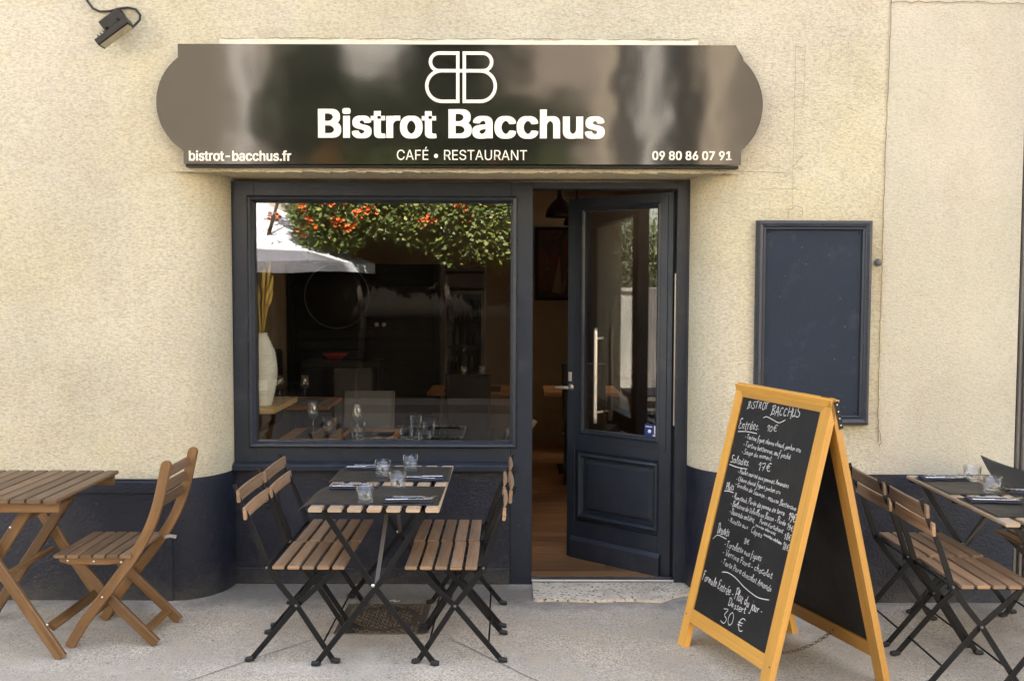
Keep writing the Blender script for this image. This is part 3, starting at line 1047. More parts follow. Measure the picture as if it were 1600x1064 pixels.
# ------------------------------------------------------------------ bistro table, long axis along y
def make_table(label, loc):
    root = thing('bistro_table', label, 'table', loc, 0, 'slatted bistro tables')
    f = MB()
    for k in range(7):
        x = -.2555 + k*.0852
        f.bar((x, -.515, .702), (x, .515, .702), .061, .018, (0, 0, 1), .004)
    f.build('tabletop', 'table_wood', root)
    f = MB()
    for y in (-.475, 0, .475):
        f.bar((-.275, y, .686), (.275, y, .686), .025, .012, (0, 0, 1))
    for x in (-.20, .20):
        f.bar((x, -.49, .684), (x, .49, .684), .020, .014, (0, 0, 1))
    f.build('top_frame', 'black_metal', root)
    for y in (-.478, .478):
        for d in (-1, 1):
            g = MB()
            yo = y + .004*d
            g.sweep([(-.225*d, yo, .690), (-.03*d, yo, .385), (.255*d, yo, .016)], (0, 1, 0), .025, .007, .001)
            g.build('leg', 'black_metal', root)
            k = MB()
            k.sweep([(.245*d, yo, .016), (.262*d, yo, .010), (.282*d, yo, .011)], (0, 1, 0), [.020, .024, .016], .026, .005)
            k.build('rubber_foot', 'black_plastic', root)
        k = MB()
        sg = -1 if y < 0 else 1
        k.lathe([(0, 0), (.009, 0), (.008, .004), (0, .006)], (-.008, y - .009, .362), 12, axis=(0, -1, 0))
        k.build('bolt', 'bolt', root)
        k = MB()
        k.bar((.004, y - .012*sg, .362), (.02, y*.25, .685), .018, .005, (0, 1, .7))
        k.build('brace', 'grey_iron', root)
    return root
TB = make_table('slatted bistro table set with four glasses between four chairs', (-.60, -.725, 0))
dup(TB, (2.322, -.955, 0), 0, 'slatted bistro table at the right edge with a flapping mat')

# ------------------------------------------------------------------ tableware
TZ = .711
def mat_sheet(label, x0, x1, y0, y1, curl=None, skew=0.0, rz=0.0):
    m = MB()
    nx, ny = 26, 16
    vs_ = []
    cx_, cy_ = (x0+x1)/2, (y0+y1)/2
    for j in range(ny+1):
        rowv = []
        for i in range(nx+1):
            u, w = i/nx, j/ny
            x, y = x0+(x1-x0)*u, y0+(y1-y0)*w
            z = TZ + .0022 + .0012*math.sin(u*7+w*4) + .001*math.sin(w*9)
            if curl:
                x, y, z = curl(u, w, x, y, z)
            c, s_ = math.cos(rz), math.sin(rz)
            x, y = cx_ + (x-cx_)*c - (y-cy_)*s_, cy_ + (x-cx_)*s_ + (y-cy_)*c
            rowv.append(m.bm.verts.new((x, y, z)))
        vs_.append(rowv)
    fs = []
    for j in range(ny):
        for i in range(nx):
            fs.append(m.bm.faces.new((vs_[j][i], vs_[j][i+1], vs_[j+1][i+1], vs_[j+1][i])))
    m._paint(fs, .5, True)
    ex_ = bmesh.ops.extrude_face_region(m.bm, geom=fs)
    bmesh.ops.translate(m.bm, verts=[v for v in ex_['geom'] if isinstance(v, bmesh.types.BMVert)], vec=(0, 0, .0012))
    tag(m.build('placemat', 'mat_paper', org=(cx_, cy_, TZ)), label, 'placemat', 'dark paper placemats')

def droop(edge):
    def f(u, w, x, y, z):
        d = edge - x
        if d > 0:
            z -= min(d*d*5 + .25*d, .05)
        return x, y, z
    return f
mat_sheet('dark paper mat on the set table, nearest the street', -.945, -.320, -1.185, -.775, droop(-.885), rz=-.010)
mat_sheet('dark paper mat on the set table, by the shop window', -.905, -.312, -.665, -.265, droop(-.885), rz=.012)
mat_sheet('dark paper mat lying flat on the right table, street end', 2.045, 2.56, -1.38, -1.00)
mat_sheet('dark paper mat lying flat on the right table, wall end', 2.045, 2.315, -.93, -.52)
def flap(u, w, x, y, z):
    # right mat lifted by the wind: its wall side stands up
    t = max(0.0, w-.15)
    z2 = z + .165*t**1.5*max(0, 1-u)**2.0
    return x + .02*t, y - .10*t*t*(1-u), z2
mat_sheet('dark paper mat lifted up by the wind on the right table', 2.325, 2.90, -1.0, -.52, flap)

def tumbler(label, x, y, z, r=.040, h=.078, grp='glass tumblers'):
    m = MB()
    m.lathe([(0, 0), (r*.80, 0), (r*.86, .004), (r, h), (r-.0022, h), (r*.86-.0025, .016), (r*.5, .012), (0, .011)], (x, y, z), 36)
    tag(m.build('tumbler', 'drink_glass', org=(x, y, z)), label, 'glass', grp)
for lab, x, y in (('glass tumbler on the near mat, closest to the street', -.652, -1.135), ('glass tumbler on the near mat, beside the right napkin there', -.540, -.845),
                  ('glass tumbler on the far mat, in front of the left cutlery', -.652, -.525), ('glass tumbler on the far mat, farthest right by the window', -.528, -.372)):
    tumbler(lab, x, y, TZ+.005, .0405, .080)
tumbler('glass tumbler at the centre of the right table', 2.262, -.885, TZ+.004, .0435, .076)
tumbler('glass tumbler by the lifted mat on the right table', 2.300, -.60, TZ+.004, .0435, .076)

def napkin(label, x, y, rz, w=.225, d=.085, z=TZ+.005):
    m = MB()
    m.sweep([(-w/2, 0, .003), (-w*.2, .004, .0045), (w*.2, .001, .0035), (w/2, -.002, .003)], (0, 0, 1), d, .005, .001)
    m.sweep([(-w/2+.004, .006, .0082), (w*.1, .008, .0085), (w/2-.01, .004, .0078)], (0, 0, 1), d*.82, .0035, .001)
    o = m.build('napkin', 'napkin_cloth')
    o.location = (x, y, z); o.rotation_euler = (0, 0, rz)
    tag(o, label, 'napkin', 'folded dark napkins')
def knife(label, x, y, rz, z):
    m = MB()
    m.sweep([(-.10, 0, .003), (-.09, 0, .003), (-.02, 0, .003), (0, 0, .003)], (0, 0, 1), [.012, .014, .011, .008], .006, .002)
    m.sweep([(0, 0, .003), (.02, .001, .003), (.07, .003, .003), (.10, .006, .003), (.115, .010, .003)], (0, 0, 1), [.009, .018, .020, .015, .003], .0022, .0006)
    o = m.build('knife', 'steel')
    o.location = (x, y, z); o.rotation_euler = (0, 0, rz)
    tag(o, label, 'knife', 'steel table knives')
def fork(label, x, y, rz, z):
    m = MB()
    m.sweep([(-.10, 0, .003), (-.08, 0, .003), (-.02, 0, .004), (.03, 0, .007), (.045, 0, .006)], (0, 0, 1), [.014, .012, .007, .007, .022], [.004, .004, .004, .003, .0025], .001)
    for k in range(4):
        yy_ = -.0087 + k*.0058
        m.sweep([(.043, yy_, .006), (.065, yy_, .0055), (.098, yy_*.9, .011)], (0, 0, 1), [.0036, .003, .0016], .0018)
    o = m.build('fork', 'steel')
    o.location = (x, y, z); o.rotation_euler = (0, 0, rz)
    tag(o, label, 'fork', 'steel table forks')
sets = [(-.462, -1.112, R(3), 'at the right end of the near mat', True),
        (-.752, -.825, R(-2), 'at the left end of the near mat', True),
        (-.445, -.622, R(180), 'at the right end of the far mat', True),
        (-.765, -.322, R(0), 'at the left end of the far mat', True),
        (2.170, -1.085, R(-6), 'on the street end mat of the right table', True),
        (2.168, -.572, R(-2), 'on the wall end mat of the right table', True),
        (2.44, -.90, R(170), 'in front of the lifted mat on the right table', True)]
for x, y, rz, where, _ in sets:
    napkin('folded dark napkin ' + where, x, y, rz)
    c, s_ = math.cos(rz), math.sin(rz)
    def at(u, v): return (x + u*c - v*s_, y + u*s_ + v*c)
    kx, ky = at(.0, -.022)
    knife('steel knife on the napkin ' + where, kx, ky, rz + R(2), TZ+.0150)
    fx, fy = at(.03, .016)
    fork('steel fork on the napkin ' + where, fx, fy, rz + R(-9), TZ+.0150)

# ------------------------------------------------------------------ sandwich board
BW_, BL, BA = .7233, 1.2632, .2446
SB = thing('sandwich_board', 'wooden A-frame chalkboard with handwritten menu standing by the door', 'menu board', (1.1951, -1.1591, 0), -1.246)
Hh = BL*math.cos(BA)
def bp(u, v, d, front=True):
    # u across (0..w), v down the slope, d outward from the front face
    x = u - BW_/2
    yb = v*math.sin(BA) + .006 + d*math.cos(BA)
    z = Hh - v*math.cos(BA) + d*math.sin(BA)
    return (x, -yb if front else yb, z)
TH = .030
FM = .064
def panel(front, name):
    q = lambda u, v, d: Vector(bp(u, v, d, front))
    m = MB()
    sd_ = (q(0, 0, 1) - q(0, 0, 0)).normalized()
    def board(poly, d0, d1, axis):
        fs = m.prism(poly, d0, d1, to=lambda u, v, d: tuple(q(u, v, d)))
        m._uvproj(fs, axis, random.random()*9)
    dn = q(0, 1, 0) - q(0, 0, 0)
    acr = q(1, 0, 0) - q(0, 0, 0)
    g = .0006
    board([(0, 0), (FM-g, FM), (FM-g, 1.075), (FM-.004, 1.08), (FM-.004, BL), (0, BL)], -TH, 0, dn)
    board([(BW_, 0), (BW_, BL), (BW_-FM+.004, BL), (BW_-FM+.004, 1.08), (BW_-FM+g, 1.075), (BW_-FM+g, FM)], -TH, 0, dn)
    board([(g*2, 0), (BW_-g*2, 0), (BW_-FM+g, FM-g), (FM-g, FM-g)], -TH, -.0004, acr)
    board([(FM-.0035, 1.078), (BW_-FM+.0035, 1.078), (BW_-FM+.0035, 1.142), (FM-.0035, 1.142)], -TH+.001, -.001, acr)
    fr = m.build(name, 'varnished', SB)
    m = MB()
    m.prism([(FM-.004, FM-.004), (BW_-FM+.004, FM-.004), (BW_-FM+.004, 1.082), (FM-.004, 1.082)], -TH*.62, -.006, to=lambda u, v, d: tuple(q(u, v, d)))
    m.build('slate_panel', 'slate', fr)
    m = MB()
    for u, v in ((BW_-.015, 1.115), (.015, 1.115)):
        c = q(u, v, 0)
        m.lathe([(0, 0), (.004, 0), (.003, .001), (0, .001)], c, 8, axis=sd_)
    m.build('screw', 'black_metal', fr)
    return fr
FP = panel(True, 'front_panel')
RP = panel(False, 'rear_panel')
m = MB()
m.sweep([(BW_/2+.0015, .006, Hh-.012), (BW_/2+.0015, .034, Hh-.125)], (1, 0, 0), .020, .003)
m.sweep([(-BW_/2-.0015, .006, Hh-.012), (-BW_/2-.0015, .034, Hh-.125)], (1, 0, 0), .020, .003)
m.sweep([(BW_/2-.06, -.004, Hh+.001), (BW_/2-.06, .012, Hh+.001)], (0, 0, 1), .05, .003)
HG = m.build('hinge_plate', 'black_metal', SB)
for k in range(4):
    t = .12 + .25*k
    m = MB(); m.lathe([(0, 0), (.0042, 0), (.003, .0015), (0, .002)], (BW_/2+.003, .006+.028*t, Hh-.012-.113*t), 8, axis=(1, 0, 0)); m.build('screw', 'bolt', HG)
m = MB()
ya, yb_ = -(1.11*math.sin(BA)-.02), 1.11*math.sin(BA)-.02
n = 34
for k in range(n):
    t = k/(n-1)
    yq = ya + (yb_-ya)*t
    zq = .145 - .075*(1-(2*t-1)**2)
    ang = 0 if k % 2 else math.pi/2
    rr = []
    for j in range(10):
        a = 2*math.pi*j/10
        px, pz = .011*math.cos(a), .0062*math.sin(a)
        rr.append((.06 + pz*math.cos(ang), yq + px, zq + pz*math.sin(ang)))
    m.tube(rr, .0016, 5, closed=True)
m.build('chain', 'rust_chain', SB)

# single-stroke handwriting (x-height 4, capital height 7)
G = {
 'a': "3.4,3.2 2.2,4 .7,3 .5,1 1.6,0 3,1.2 3.6,3.9;3.6,3.9 3.5,1 4.4,0", 'b': ".6,7.6 .5,3 .6,0;.5,1.2 1.8,0 3.4,1.4 2.8,3.6 1.4,3.6 .6,2.4",
 'c': "3.4,3.2 2.3,4 .9,3.2 .5,1.6 1.3,.1 2.6,.1 3.6,1", 'd': "3.3,3.2 2,4 .6,2.8 .7,.6 2,0 3.4,1.6;3.7,7.4 3.4,2.5 3.7,.2 4.4,.3",
 'e': ".5,1.8 2.4,2.2 3.3,3.2 2.2,4.1 .8,3.2 .5,1.4 1.5,0 3.6,.9", 'f': "3.6,7 2.6,7.8 1.7,6.4 1.5,2 1.2,-2.4 .3,-2.8;.2,3.6 3.2,3.9",
 'g': "3.4,3.4 2,4 .6,2.8 .9,.8 2.4,.6 3.5,2.8;3.6,3.8 3.2,-1.6 1.8,-3 .3,-2", 'h': ".7,7.6 .5,3 .5,0;.6,2.2 2,3.9 3,3 3,.6 3.8,0",
 'i': ".8,3.9 .7,.8 1.5,0;.9,5.6 1.1,5.9", 'j': "1.6,3.9 1.4,-1.8 .4,-3 -.6,-2.2;1.7,5.6 1.9,5.9", 'k': ".7,7.6 .5,0;3.2,4 .7,1.8 3.4,0",
 'l': ".5,2 1.8,5.6 1.5,7.6 .8,6.8 .7,1 1.6,0", 'm': ".4,4 .5,0;.5,2.4 1.6,4 2.3,3.2 2.3,.2;2.4,2.4 3.5,4 4.3,3.2 4.3,.6 5,0",
 'n': ".4,4 .5,0;.5,2.4 1.9,4 2.9,3.2 2.9,.8 3.7,0", 'o': "2,4 .7,3.2 .5,1.2 1.6,0 3,.7 3.3,2.8 2,4 3.4,3.6", 'p': ".6,4.2 .4,-3.2;.6,3 2,4 3.3,2.8 2.6,.6 .6,.6",
 'q': "3.3,3.2 2,4 .6,2.8 .8,.6 2.2,.3 3.3,2;3.5,4 3.3,-3.2", 'r': ".4,4 .6,0;.6,2.2 1.6,3.9 2.8,3.6", 's': "3,3.4 1.9,4 1,3.1 2.6,1.4 2,.1 .4,.5",
 't': "1.5,6.4 1.2,1 1.8,0 2.9,.5;.1,4.2 3,4.5", 'u': ".5,4 .5,1 1.4,0 2.8,1.2;3.2,4 3.1,.8 4,0", 'v': ".3,4 1.5,0 3.2,4", 'w': ".3,4 1.2,0 2.3,3 3.4,0 4.6,4",
 'x': ".4,4 3.2,0;3.2,4 .3,0", 'y': ".5,4 .8,1.4 2.2,1.2 3.2,3;3.4,4 2.9,-2 1.5,-3.2 .3,-2.4", 'z': ".5,3.9 3.2,4 .5,.1 3.4,.2",
 'œ': "2,4 .6,3 .6,1 1.8,0 3,1.4 2.4,3.8 3.2,2 4.6,2.4 5.2,3.4 4.2,4 3.3,2.6 3.6,.4 5.4,.8",
 'A': ".2,-.4 2.4,7.2 3.1,3.6 4.4,-.8;1,2.6 4.4,3.2", 'B': ".8,7.2 .5,0 -.8,-1;-.4,6.4 2.4,7.6 3.8,6 1.2,4 3.9,2.6 3.4,.6 .5,0", 'C': "4,6 2.8,7.2 1,5.6 .6,2.4 1.8,.1 4.2,.8",
 'D': ".9,7 .8,.2;-.3,6.4 2.4,7.3 4.4,5 4.2,2 2.2,0 .2,.3", 'E': "4.2,6.6 2.4,7.4 .6,5.4 2.4,3.9 .4,2.2 1.4,0 4.4,.8;.4,3.9 3,4", 'F': ".9,7 .8,-1.2;-.2,7.2 4.2,7.4;.8,3.9 3,4.1",
 'G': "4.2,6.2 2.6,7.2 .8,5.2 .8,1.8 2.4,0 4.2,1.2 4.2,3.2 2.6,3.2", 'H': ".7,7 .6,0;4,7.4 4.2,-1.6;.6,3.4 4.2,3.8", 'I': ".8,7 .7,0", 'O': "2.4,7 .8,5.6 .6,1.8 2.2,0 4,1.6 4.2,5.4 2.4,7",
 'P': ".9,7 .7,-.4;-.3,6 2.2,7.4 4,5.8 3.2,3.6 .9,3.2", 'R': ".8,7 .6,0;-.2,6.4 2.4,7.2 3.6,5.8 2.6,4 .8,3.6 2.4,2.6 4.2,-.2", 'S': "4,6.6 2.6,7.4 1,6.2 1.4,4.4 3.6,2.8 3.2,.6 1.4,0 -.2,.8",
 'T': "1.8,7 1.6,0;-.4,6.8 4.6,7.4", 'U': ".6,7 .6,1.6 1.8,0 3.6,1.4;4,7 4,0", 'V': ".3,7 2,0 4.4,7.4", 'M': ".4,0 .9,7 2.6,2.4 4.4,7 4.9,0",
 '0': "2,7 .6,4.6 .7,1.4 2,0 3.4,1.8 3.3,5.4 2,7", '1': ".2,4.8 2,7.2 1.7,0", '3': ".4,6.6 3,7 1.6,4 3.4,2.4 2.4,0 .2,.6", '7': ".2,6.8 3.6,7.2 1.8,0;1,3.4 3.4,3.6", '8': "3,6.2 1.8,7 .8,5.6 3,2.4 2.2,.1 .7,1.2 2,3.8 3.2,6.2", '9': "3.2,5.6 1.8,7 .7,5 1.8,3.4 3.2,5.2 3,2 1.4,-1",
 '€': "4.2,6.4 2.8,7 1.2,5.4 1,2 2.4,0 4,.8;.1,4.2 3.2,4.4;.1,2.8 2.8,3", '-': ".3,2.4 2.6,2.6", ',': ".8,.4 .7,-.4 .1,-1.4", '.': ".5,.3 .9,.1", "'": ".6,7 .4,5.4",
}
ACC = {'é': ('e', "1.8,5 3,6.4"), 'è': ('e', ".9,6.3 2.1,5"), 'ê': ('e', ".8,5 1.8,6 2.8,5"), 'à': ('a', ".9,6.3 2.1,5")}
def smooth(pts, n=5):
    if len(pts) < 3:
        return pts
    P_ = [pts[0]] + pts + [pts[-1]]
    out = []
    for i in range(1, len(P_)-2):
        p0, p1, p2, p3 = P_[i-1], P_[i], P_[i+1], P_[i+2]
        for k in range(n):
            t = k/n
            out.append(tuple(.5*((2*p1[a]) + (-p0[a]+p2[a])*t + (2*p0[a]-5*p1[a]+4*p2[a]-p3[a])*t*t + (-p0[a]+3*p1[a]-3*p2[a]+p3[a])*t**3) for a in (0, 1)))
    out.append(pts[-1])
    return out
def glyph(ch):
    extra = None
    if ch in ACC:
        ch, extra = ACC[ch]
    st = [[tuple(float(c) for c in p.split(',')) for p in q.split()] for q in G[ch].split(';')]
    adv = max(x for q in st for x, _ in q)
    if extra:
        st.append([tuple(float(c) for c in p.split(',')) for p in extra.split()])
    return st, adv
on_board = lambda u, v: bp(u, v, -.0054)
def write(txt, a, b, h, width=.0042):
    total, lay = 0.0, []
    for ch in txt:
        if ch == ' ':
            total += 2.4
            continue
        st, adv = glyph(ch)
        lay.append((st, total))
        total += adv + .75
    L = math.dist(a, b)
    sx, sy = L/total, h/7.6
    du, dv = (b[0]-a[0])/L, (b[1]-a[1])/L
    m = MB()
    for st, x0 in lay:
        jy, js = random.uniform(-.55, .55), random.uniform(.82, 1.12)
        for q in st:
            pts = []
            low = .88 if max(yv for _, yv in st[0]) < 6.6 else 1.0
            for x, y in smooth(q, 4):
                y *= low
                px_, py_ = (x0 + x*js)*sx, (y*js + jy)*sy
                px_ += .10*py_
                pts.append((a[0] + px_*du + py_*dv, a[1] + px_*dv - py_*du))
            m.ribbon(pts, width, on_board)
    return m.build('menu_writing', 'chalk', FP, fix=False)
MENU = [('BiSTROT', (0.119, 0.109), (0.286, 0.098), 0.037), ('BACCHUS', (0.313, 0.116), (0.522, 0.1), 0.042), ('Entrées.', (0.083, 0.214), (0.25, 0.196), 0.054), ('10€', (0.308, 0.193), (0.389, 0.184), 0.030),
 ('- Tartine figue, chèvre chaud, jambon cru', (0.155, 0.248), (0.584, 0.244), 0.024), ('- Tartine betterave, œuf poché', (0.155, 0.285), (0.525, 0.284), 0.025), ('- Soupe du moment', (0.154, 0.318), (0.396, 0.312), 0.026),
 ('Salades.', (0.083, 0.372), (0.237, 0.366), 0.039), ('17€', (0.31, 0.372), (0.414, 0.358), 0.043), ('- Poulet mariné aux pommes, Amandes', (0.161, 0.409), (0.557, 0.403), 0.023), ('- Chèvre chaud figues jambon cru', (0.163, 0.443), (0.514, 0.439), 0.023),
 ('- Gravlax de Saumon - mousse Betterave', (0.164, 0.470), (0.642, 0.484), 0.024), ('Plats', (0.096, 0.500), (0.16, 0.492), 0.035), ('- Rumsteak, Purée de pomme de terre', (0.162, 0.527), (0.573, 0.518), 0.025), ('19€', (0.602, 0.529), (0.656, 0.527), 0.036),
 ('- Ballotine de Volaille au Bacon - Purée', (0.165, 0.562), (0.596, 0.556), 0.026), ('19€', (0.606, 0.567), (0.655, 0.566), 0.025), ('- Daurade entière,', (0.168, 0.597), (0.375, 0.594), 0.028), ("Purée d'artichaut", (0.413, 0.585), (0.59, 0.590), 0.022), ('18€', (0.604, 0.611), (0.656, 0.607), 0.029),
 ('sauce abricot', (0.388, 0.604), (0.544, 0.609), 0.014), ('tomates séchées', (0.462, 0.628), (0.598, 0.636), 0.014), ('- Risotto aux', (0.171, 0.635), (0.34, 0.633), 0.026), ('Cèpes', (0.365, 0.640), (0.455, 0.641), 0.029), ('18€', (0.606, 0.650), (0.656, 0.649), 0.031),
 ('Desserts.', (0.107, 0.704), (0.213, 0.695), 0.047), ('8€', (0.331, 0.696), (0.379, 0.691), 0.023), ('- Tartelette aux figues', (0.189, 0.745), (0.486, 0.736), 0.033), ('- Verrine Poire - chocolat', (0.189, 0.782), (0.588, 0.784), 0.032), ('- Tarte Poire chocolat Amande', (0.191, 0.823), (0.603, 0.836), 0.029),
 ('Formule Entrée - Plat du jour -', (0.074, 0.931), (0.576, 0.944), 0.050), ('Dessert', (0.322, 0.979), (0.464, 0.974), 0.037), ('30 €', (0.291, 1.060), (0.483, 1.047), 0.064)]
for t, a, b, h in MENU:
    write(t, a, b, h, .0031 if h > .034 else .0023)
for q in ([(.263, .138), (.285, .130), (.337, .137), (.387, .144), (.428, .126)], [(.087, .226), (.163, .216), (.24, .214)], [(.078, .384), (.147, .386), (.229, .380)], [(.088, .509), (.126, .503), (.164, .502)], [(.085, .738), (.114, .713), (.151, .711), (.194, .712)], [(.219, .858), (.265, .848), (.329, .852), (.409, .871), (.483, .881), (.534, .882), (.6, .87)]):
    m = MB(); m.ribbon(smooth(q, 6), .0034, on_board); m.build('underline', 'chalk', FP, fix=False)

# ------------------------------------------------------------------ wooden folding chair (left, faces -x)
wo = (-1.87, -.80, 0)
WC = thing('wooden_chair', 'brown slatted wooden folding chair pulled up to the wooden table', 'chair', wo)
near = [(-1.580, .862), (-1.588, .84), (-1.626, .671), (-1.678, .536), (-1.750, .420), (-1.812, .336), (-1.882, .243), (-1.966, .134), (-2.022, .045), (-2.045, .004)]
for y in (-.995, -.615):
    m = MB()
    sp = smooth(near[1:], 4)
    top = [(-1.5805, .873), (-1.5812, .869), (-1.5822, .862), (-1.584, .853)]
    m.sweep([(x, y, z) for x, z in top + sp], (0, 1, 0), [.018, .032, .042, .047] + [.047]*len(sp), .024, .004)
    m.build('back_leg', 'acacia', WC, wo)
for y in (-.965, -.645):
    m = MB()
    m.sweep([(-2.02, y, .398), (-1.886, y, .243), (-1.655, y, .010)], (0, 1, 0), .046, .024, .004)
    m.build('front_leg', 'acacia', WC, wo)
for y in (-.975, -.635):
    m = MB()
    m.sweep([(-2.09, y, .412), (-2.05, y, .405), (-1.87, y, .403), (-1.80, y, .41), (-1.765, y, .428)], (0, 1, 0), [.022, .036, .038, .034, .02], .022, .004)
    m.build('seat_rail', 'acacia', WC, wo)
m = MB()
for k in range(6):
    x = -2.075 + k*.0605
    m.bar((x, -1.02, .434), (x, -.59, .434), .052, .016, (0, 0, 1), .004)
m.build('seat', 'acacia_top', WC, wo)
m = MB()
for (x, z) in ((-1.606, .806), (-1.624, .735), (-1.642, .664)):
    m.bar((x, -.985, z), (x, -.625, z), .016, .046, (-.22, 0, 1), .003)
m.build('backrest', 'acacia_top', WC, wo)
for a_ in (((-1.71, -.955, .062), (-1.71, -.655, .062), .04, .016, (.6, 0, .7), .003), ((-1.985, -.985, .11), (-1.985, -.625, .11), .04, .016, (-.6, 0, .7), .003)):
    m = MB(); m.bar(*a_); m.build('stretcher', 'acacia', WC, wo)
m = MB()
for x, z in ((-1.886, .241), (-1.795, .405), (-2.05, .405), (-1.93, .402)):
    m.lathe([(0, 0), (.006, 0), (.005, .003), (0, .004)], (x, -1.0075 if x > -1.9 else -.9865, z), 10, axis=(0, -1, 0))
m.sweep([(-1.73, -.628, .425), (-1.70, -.628, .432), (-1.672, -.622, .425)], (0, 1, 0), .016, .006)
m.build('bolt', 'bolt', WC, wo)

# wooden slatted table at the left edge
to_ = (-2.32, -.85, 0)
WT = thing('wooden_table', 'brown slatted wooden folding table cut by the left edge of the photo', 'table', to_)
m = MB()
for k in range(9):
    x = -2.03 - k*.0715
    m.bar((x, -1.195, .727), (x, -.505, .727), .060, .018, (0, 0, 1), .004)
m.build('tabletop', 'acacia_top', WT, to_)
for y in (-1.15, -.55):
    m = MB(); m.bar((-2.63, y, .692), (-2.006, y, .692), .022, .048, (0, 0, 1), .004); m.build('top_rail', 'acacia', WT, to_)
for y in (-1.11, -.585):
    for d in (1, -1):
        m = MB()
        yy2 = y + .024*d*(1 if y < -.8 else -1)*-1
        m.sweep([(-2.32-.155*d, yy2, .69), (-2.32+.300*d, yy2, .005)], (0, 1, 0), .050, .024, .004)
        m.build('leg', 'acacia', WT, to_)
for a_ in (((-2.08, -1.10, .135), (-2.08, -.60, .135), .045, .018, (.6, 0, .6), .003), ((-2.30, -1.10, .36), (-2.30, -.60, .36), .03, .02, (0, 0, 1), .003), ((-2.20, -1.08, .63), (-2.20, -.60, .63), .035, .018, (.6, 0, .6), .003)):
    m = MB(); m.bar(*a_); m.build('stretcher', 'acacia', WT, to_)
for x, z in ((-2.075, .16), (-2.23, .60), (-2.32, .345)):
    m = MB(); m.lathe([(0, 0), (.006, 0), (.005, .003), (0, .004)], (x, -1.148, z), 10, axis=(0, -1, 0)); m.build('bolt', 'bolt', WT, to_)

# ------------------------------------------------------------------ inside the room
m = MB(); m.box(-2.15, -1.395, .27, .92, .925, .957, .003); tag(m.build('wall_shelf', 'shelf_wood', org=(-1.8, .6, .94)), 'pale wooden shelf carrying the vase behind the window', 'shelf')
vo = (-1.497, .42, .957)
m = MB()
prof = [(0, 0), (.048, 0), (.054, .006)]
for i in range(1, 60):
    t = i/60
    r = .052 + .036*math.sin(math.pi*min(1, t*1.02))**1.0 - .022*max(0, t-.75)*4*.9
    prof.append((r + .0016*math.sin(i*1.9), .43*t))
prof += [(.030, .425), (.033, .437), (.028, .437), (.026, .40), (0, .38)]
m.lathe(prof, vo, 36)
tag(m.build('vase', 'ceramic', org=vo), 'tall cream ribbed vase on the shelf inside the window', 'vase')
m = MB()
for k in range(11):
    a, ln = random.uniform(0, 6.28), random.uniform(.25, .43)
    lean = random.uniform(.02, .09)
    tip = Vector((vo[0] + math.cos(a)*lean + .02, vo[1] + math.sin(a)*lean*.6, vo[2] + .43 + ln))
    p0 = Vector((vo[0] + random.uniform(-.01, .01), vo[1] + random.uniform(-.01, .01), vo[2] + .39))
    pm = p0.lerp(tip, .6) + Vector((0, 0, .02))
    m.tube([p0, pm, tip], .0028, 6)
    if k % 4 != 3:
        q = [pm.lerp(tip, t) for t in (0.1, .35, .6, .85, 1.1)]
        m.tube(q, [.004, .011, .012, .009, .002], 7)
tag(m.build('dried_grass', 'straw', org=(vo[0], vo[1], vo[2]+.4)), 'bunch of yellow dried grass stalks standing in the cream vase', 'dried grass')

def inner_table(label, x0, x1, y0, y1, z=.75):
    c = ((x0+x1)/2, (y0+y1)/2, 0)
    t = thing('dining_table', label, 'table', c, 0, 'wooden tables inside')
    m = MB()
    k = 0
    y = y0
    while y < y1-.01:
        m.box(x0, x1, y, min(y+.098, y1), z-.03, z, .001)
        y += .1
    m.build('tabletop', 'top_wood', t, c)
    m = MB()
    m.tube([(c[0], c[1], .02), (c[0], c[1], z-.03)], .035, 12)
    m.box(c[0]-.2, c[0]+.2, c[1]-.2, c[1]+.2, .018, .035, .004)
    m.build('pedestal', 'black_metal', t, c)
inner_table('wooden dining table just behind the shop window', -1.41, -.72, .33, .94)
inner_table('wooden dining table in front of the drinks fridge', -.74, .02, 3.1, 3.75)
inner_table('wooden dining table seen through the open doorway', .29, .95, 3.1, 3.75)
inner_table('wooden dining table against the left wall inside', -2.0, -1.42, 2.1, 2.75)

def inner_chair(label, x, y, rz, mat, top=.95, tilt=.10):
    t = thing('dining_chair', label, 'chair', (x, y, 0), rz, 'upholstered dining chairs inside')
    m = MB()
    m.sweep([(0, .18, .44), (0, .20+tilt*.3, .60), (0, .21+tilt*.9, top)], (1, 0, 0), .055, .36, .02); m.build('backrest', mat, t)
    m = MB(); m.box(-.20, .20, -.21, .17, .42, .49, .02); m.build('seat', mat, t)
    for sx in (-.17, .17):
        for sy in (-.18, .17):
            m = MB(); m.bar((sx, sy, .018), (sx, sy*.95, .43), .03, .03, (1, 0, 0)); m.build('leg', 'black_wood', t)
inner_chair('grey upholstered chair beyond the table behind the window', -.99, 1.02, R(0), 'grey_leather', .95)
inner_chair('dark upholstered chair with its back to the window, before the fridge', -.345, 2.55, R(180), 'leather', .98)
inner_chair('dark upholstered chair turned sideways at right of the near table', -.36, .78, R(-80), 'grey_leather', .84, .3)
inner_chair('dark upholstered chair at the doorway table', .66, 2.85, R(165), 'leather', 1.05)
inner_chair('dark upholstered chair at the left wall table', -1.35, 2.9, R(10), 'leather', .95)

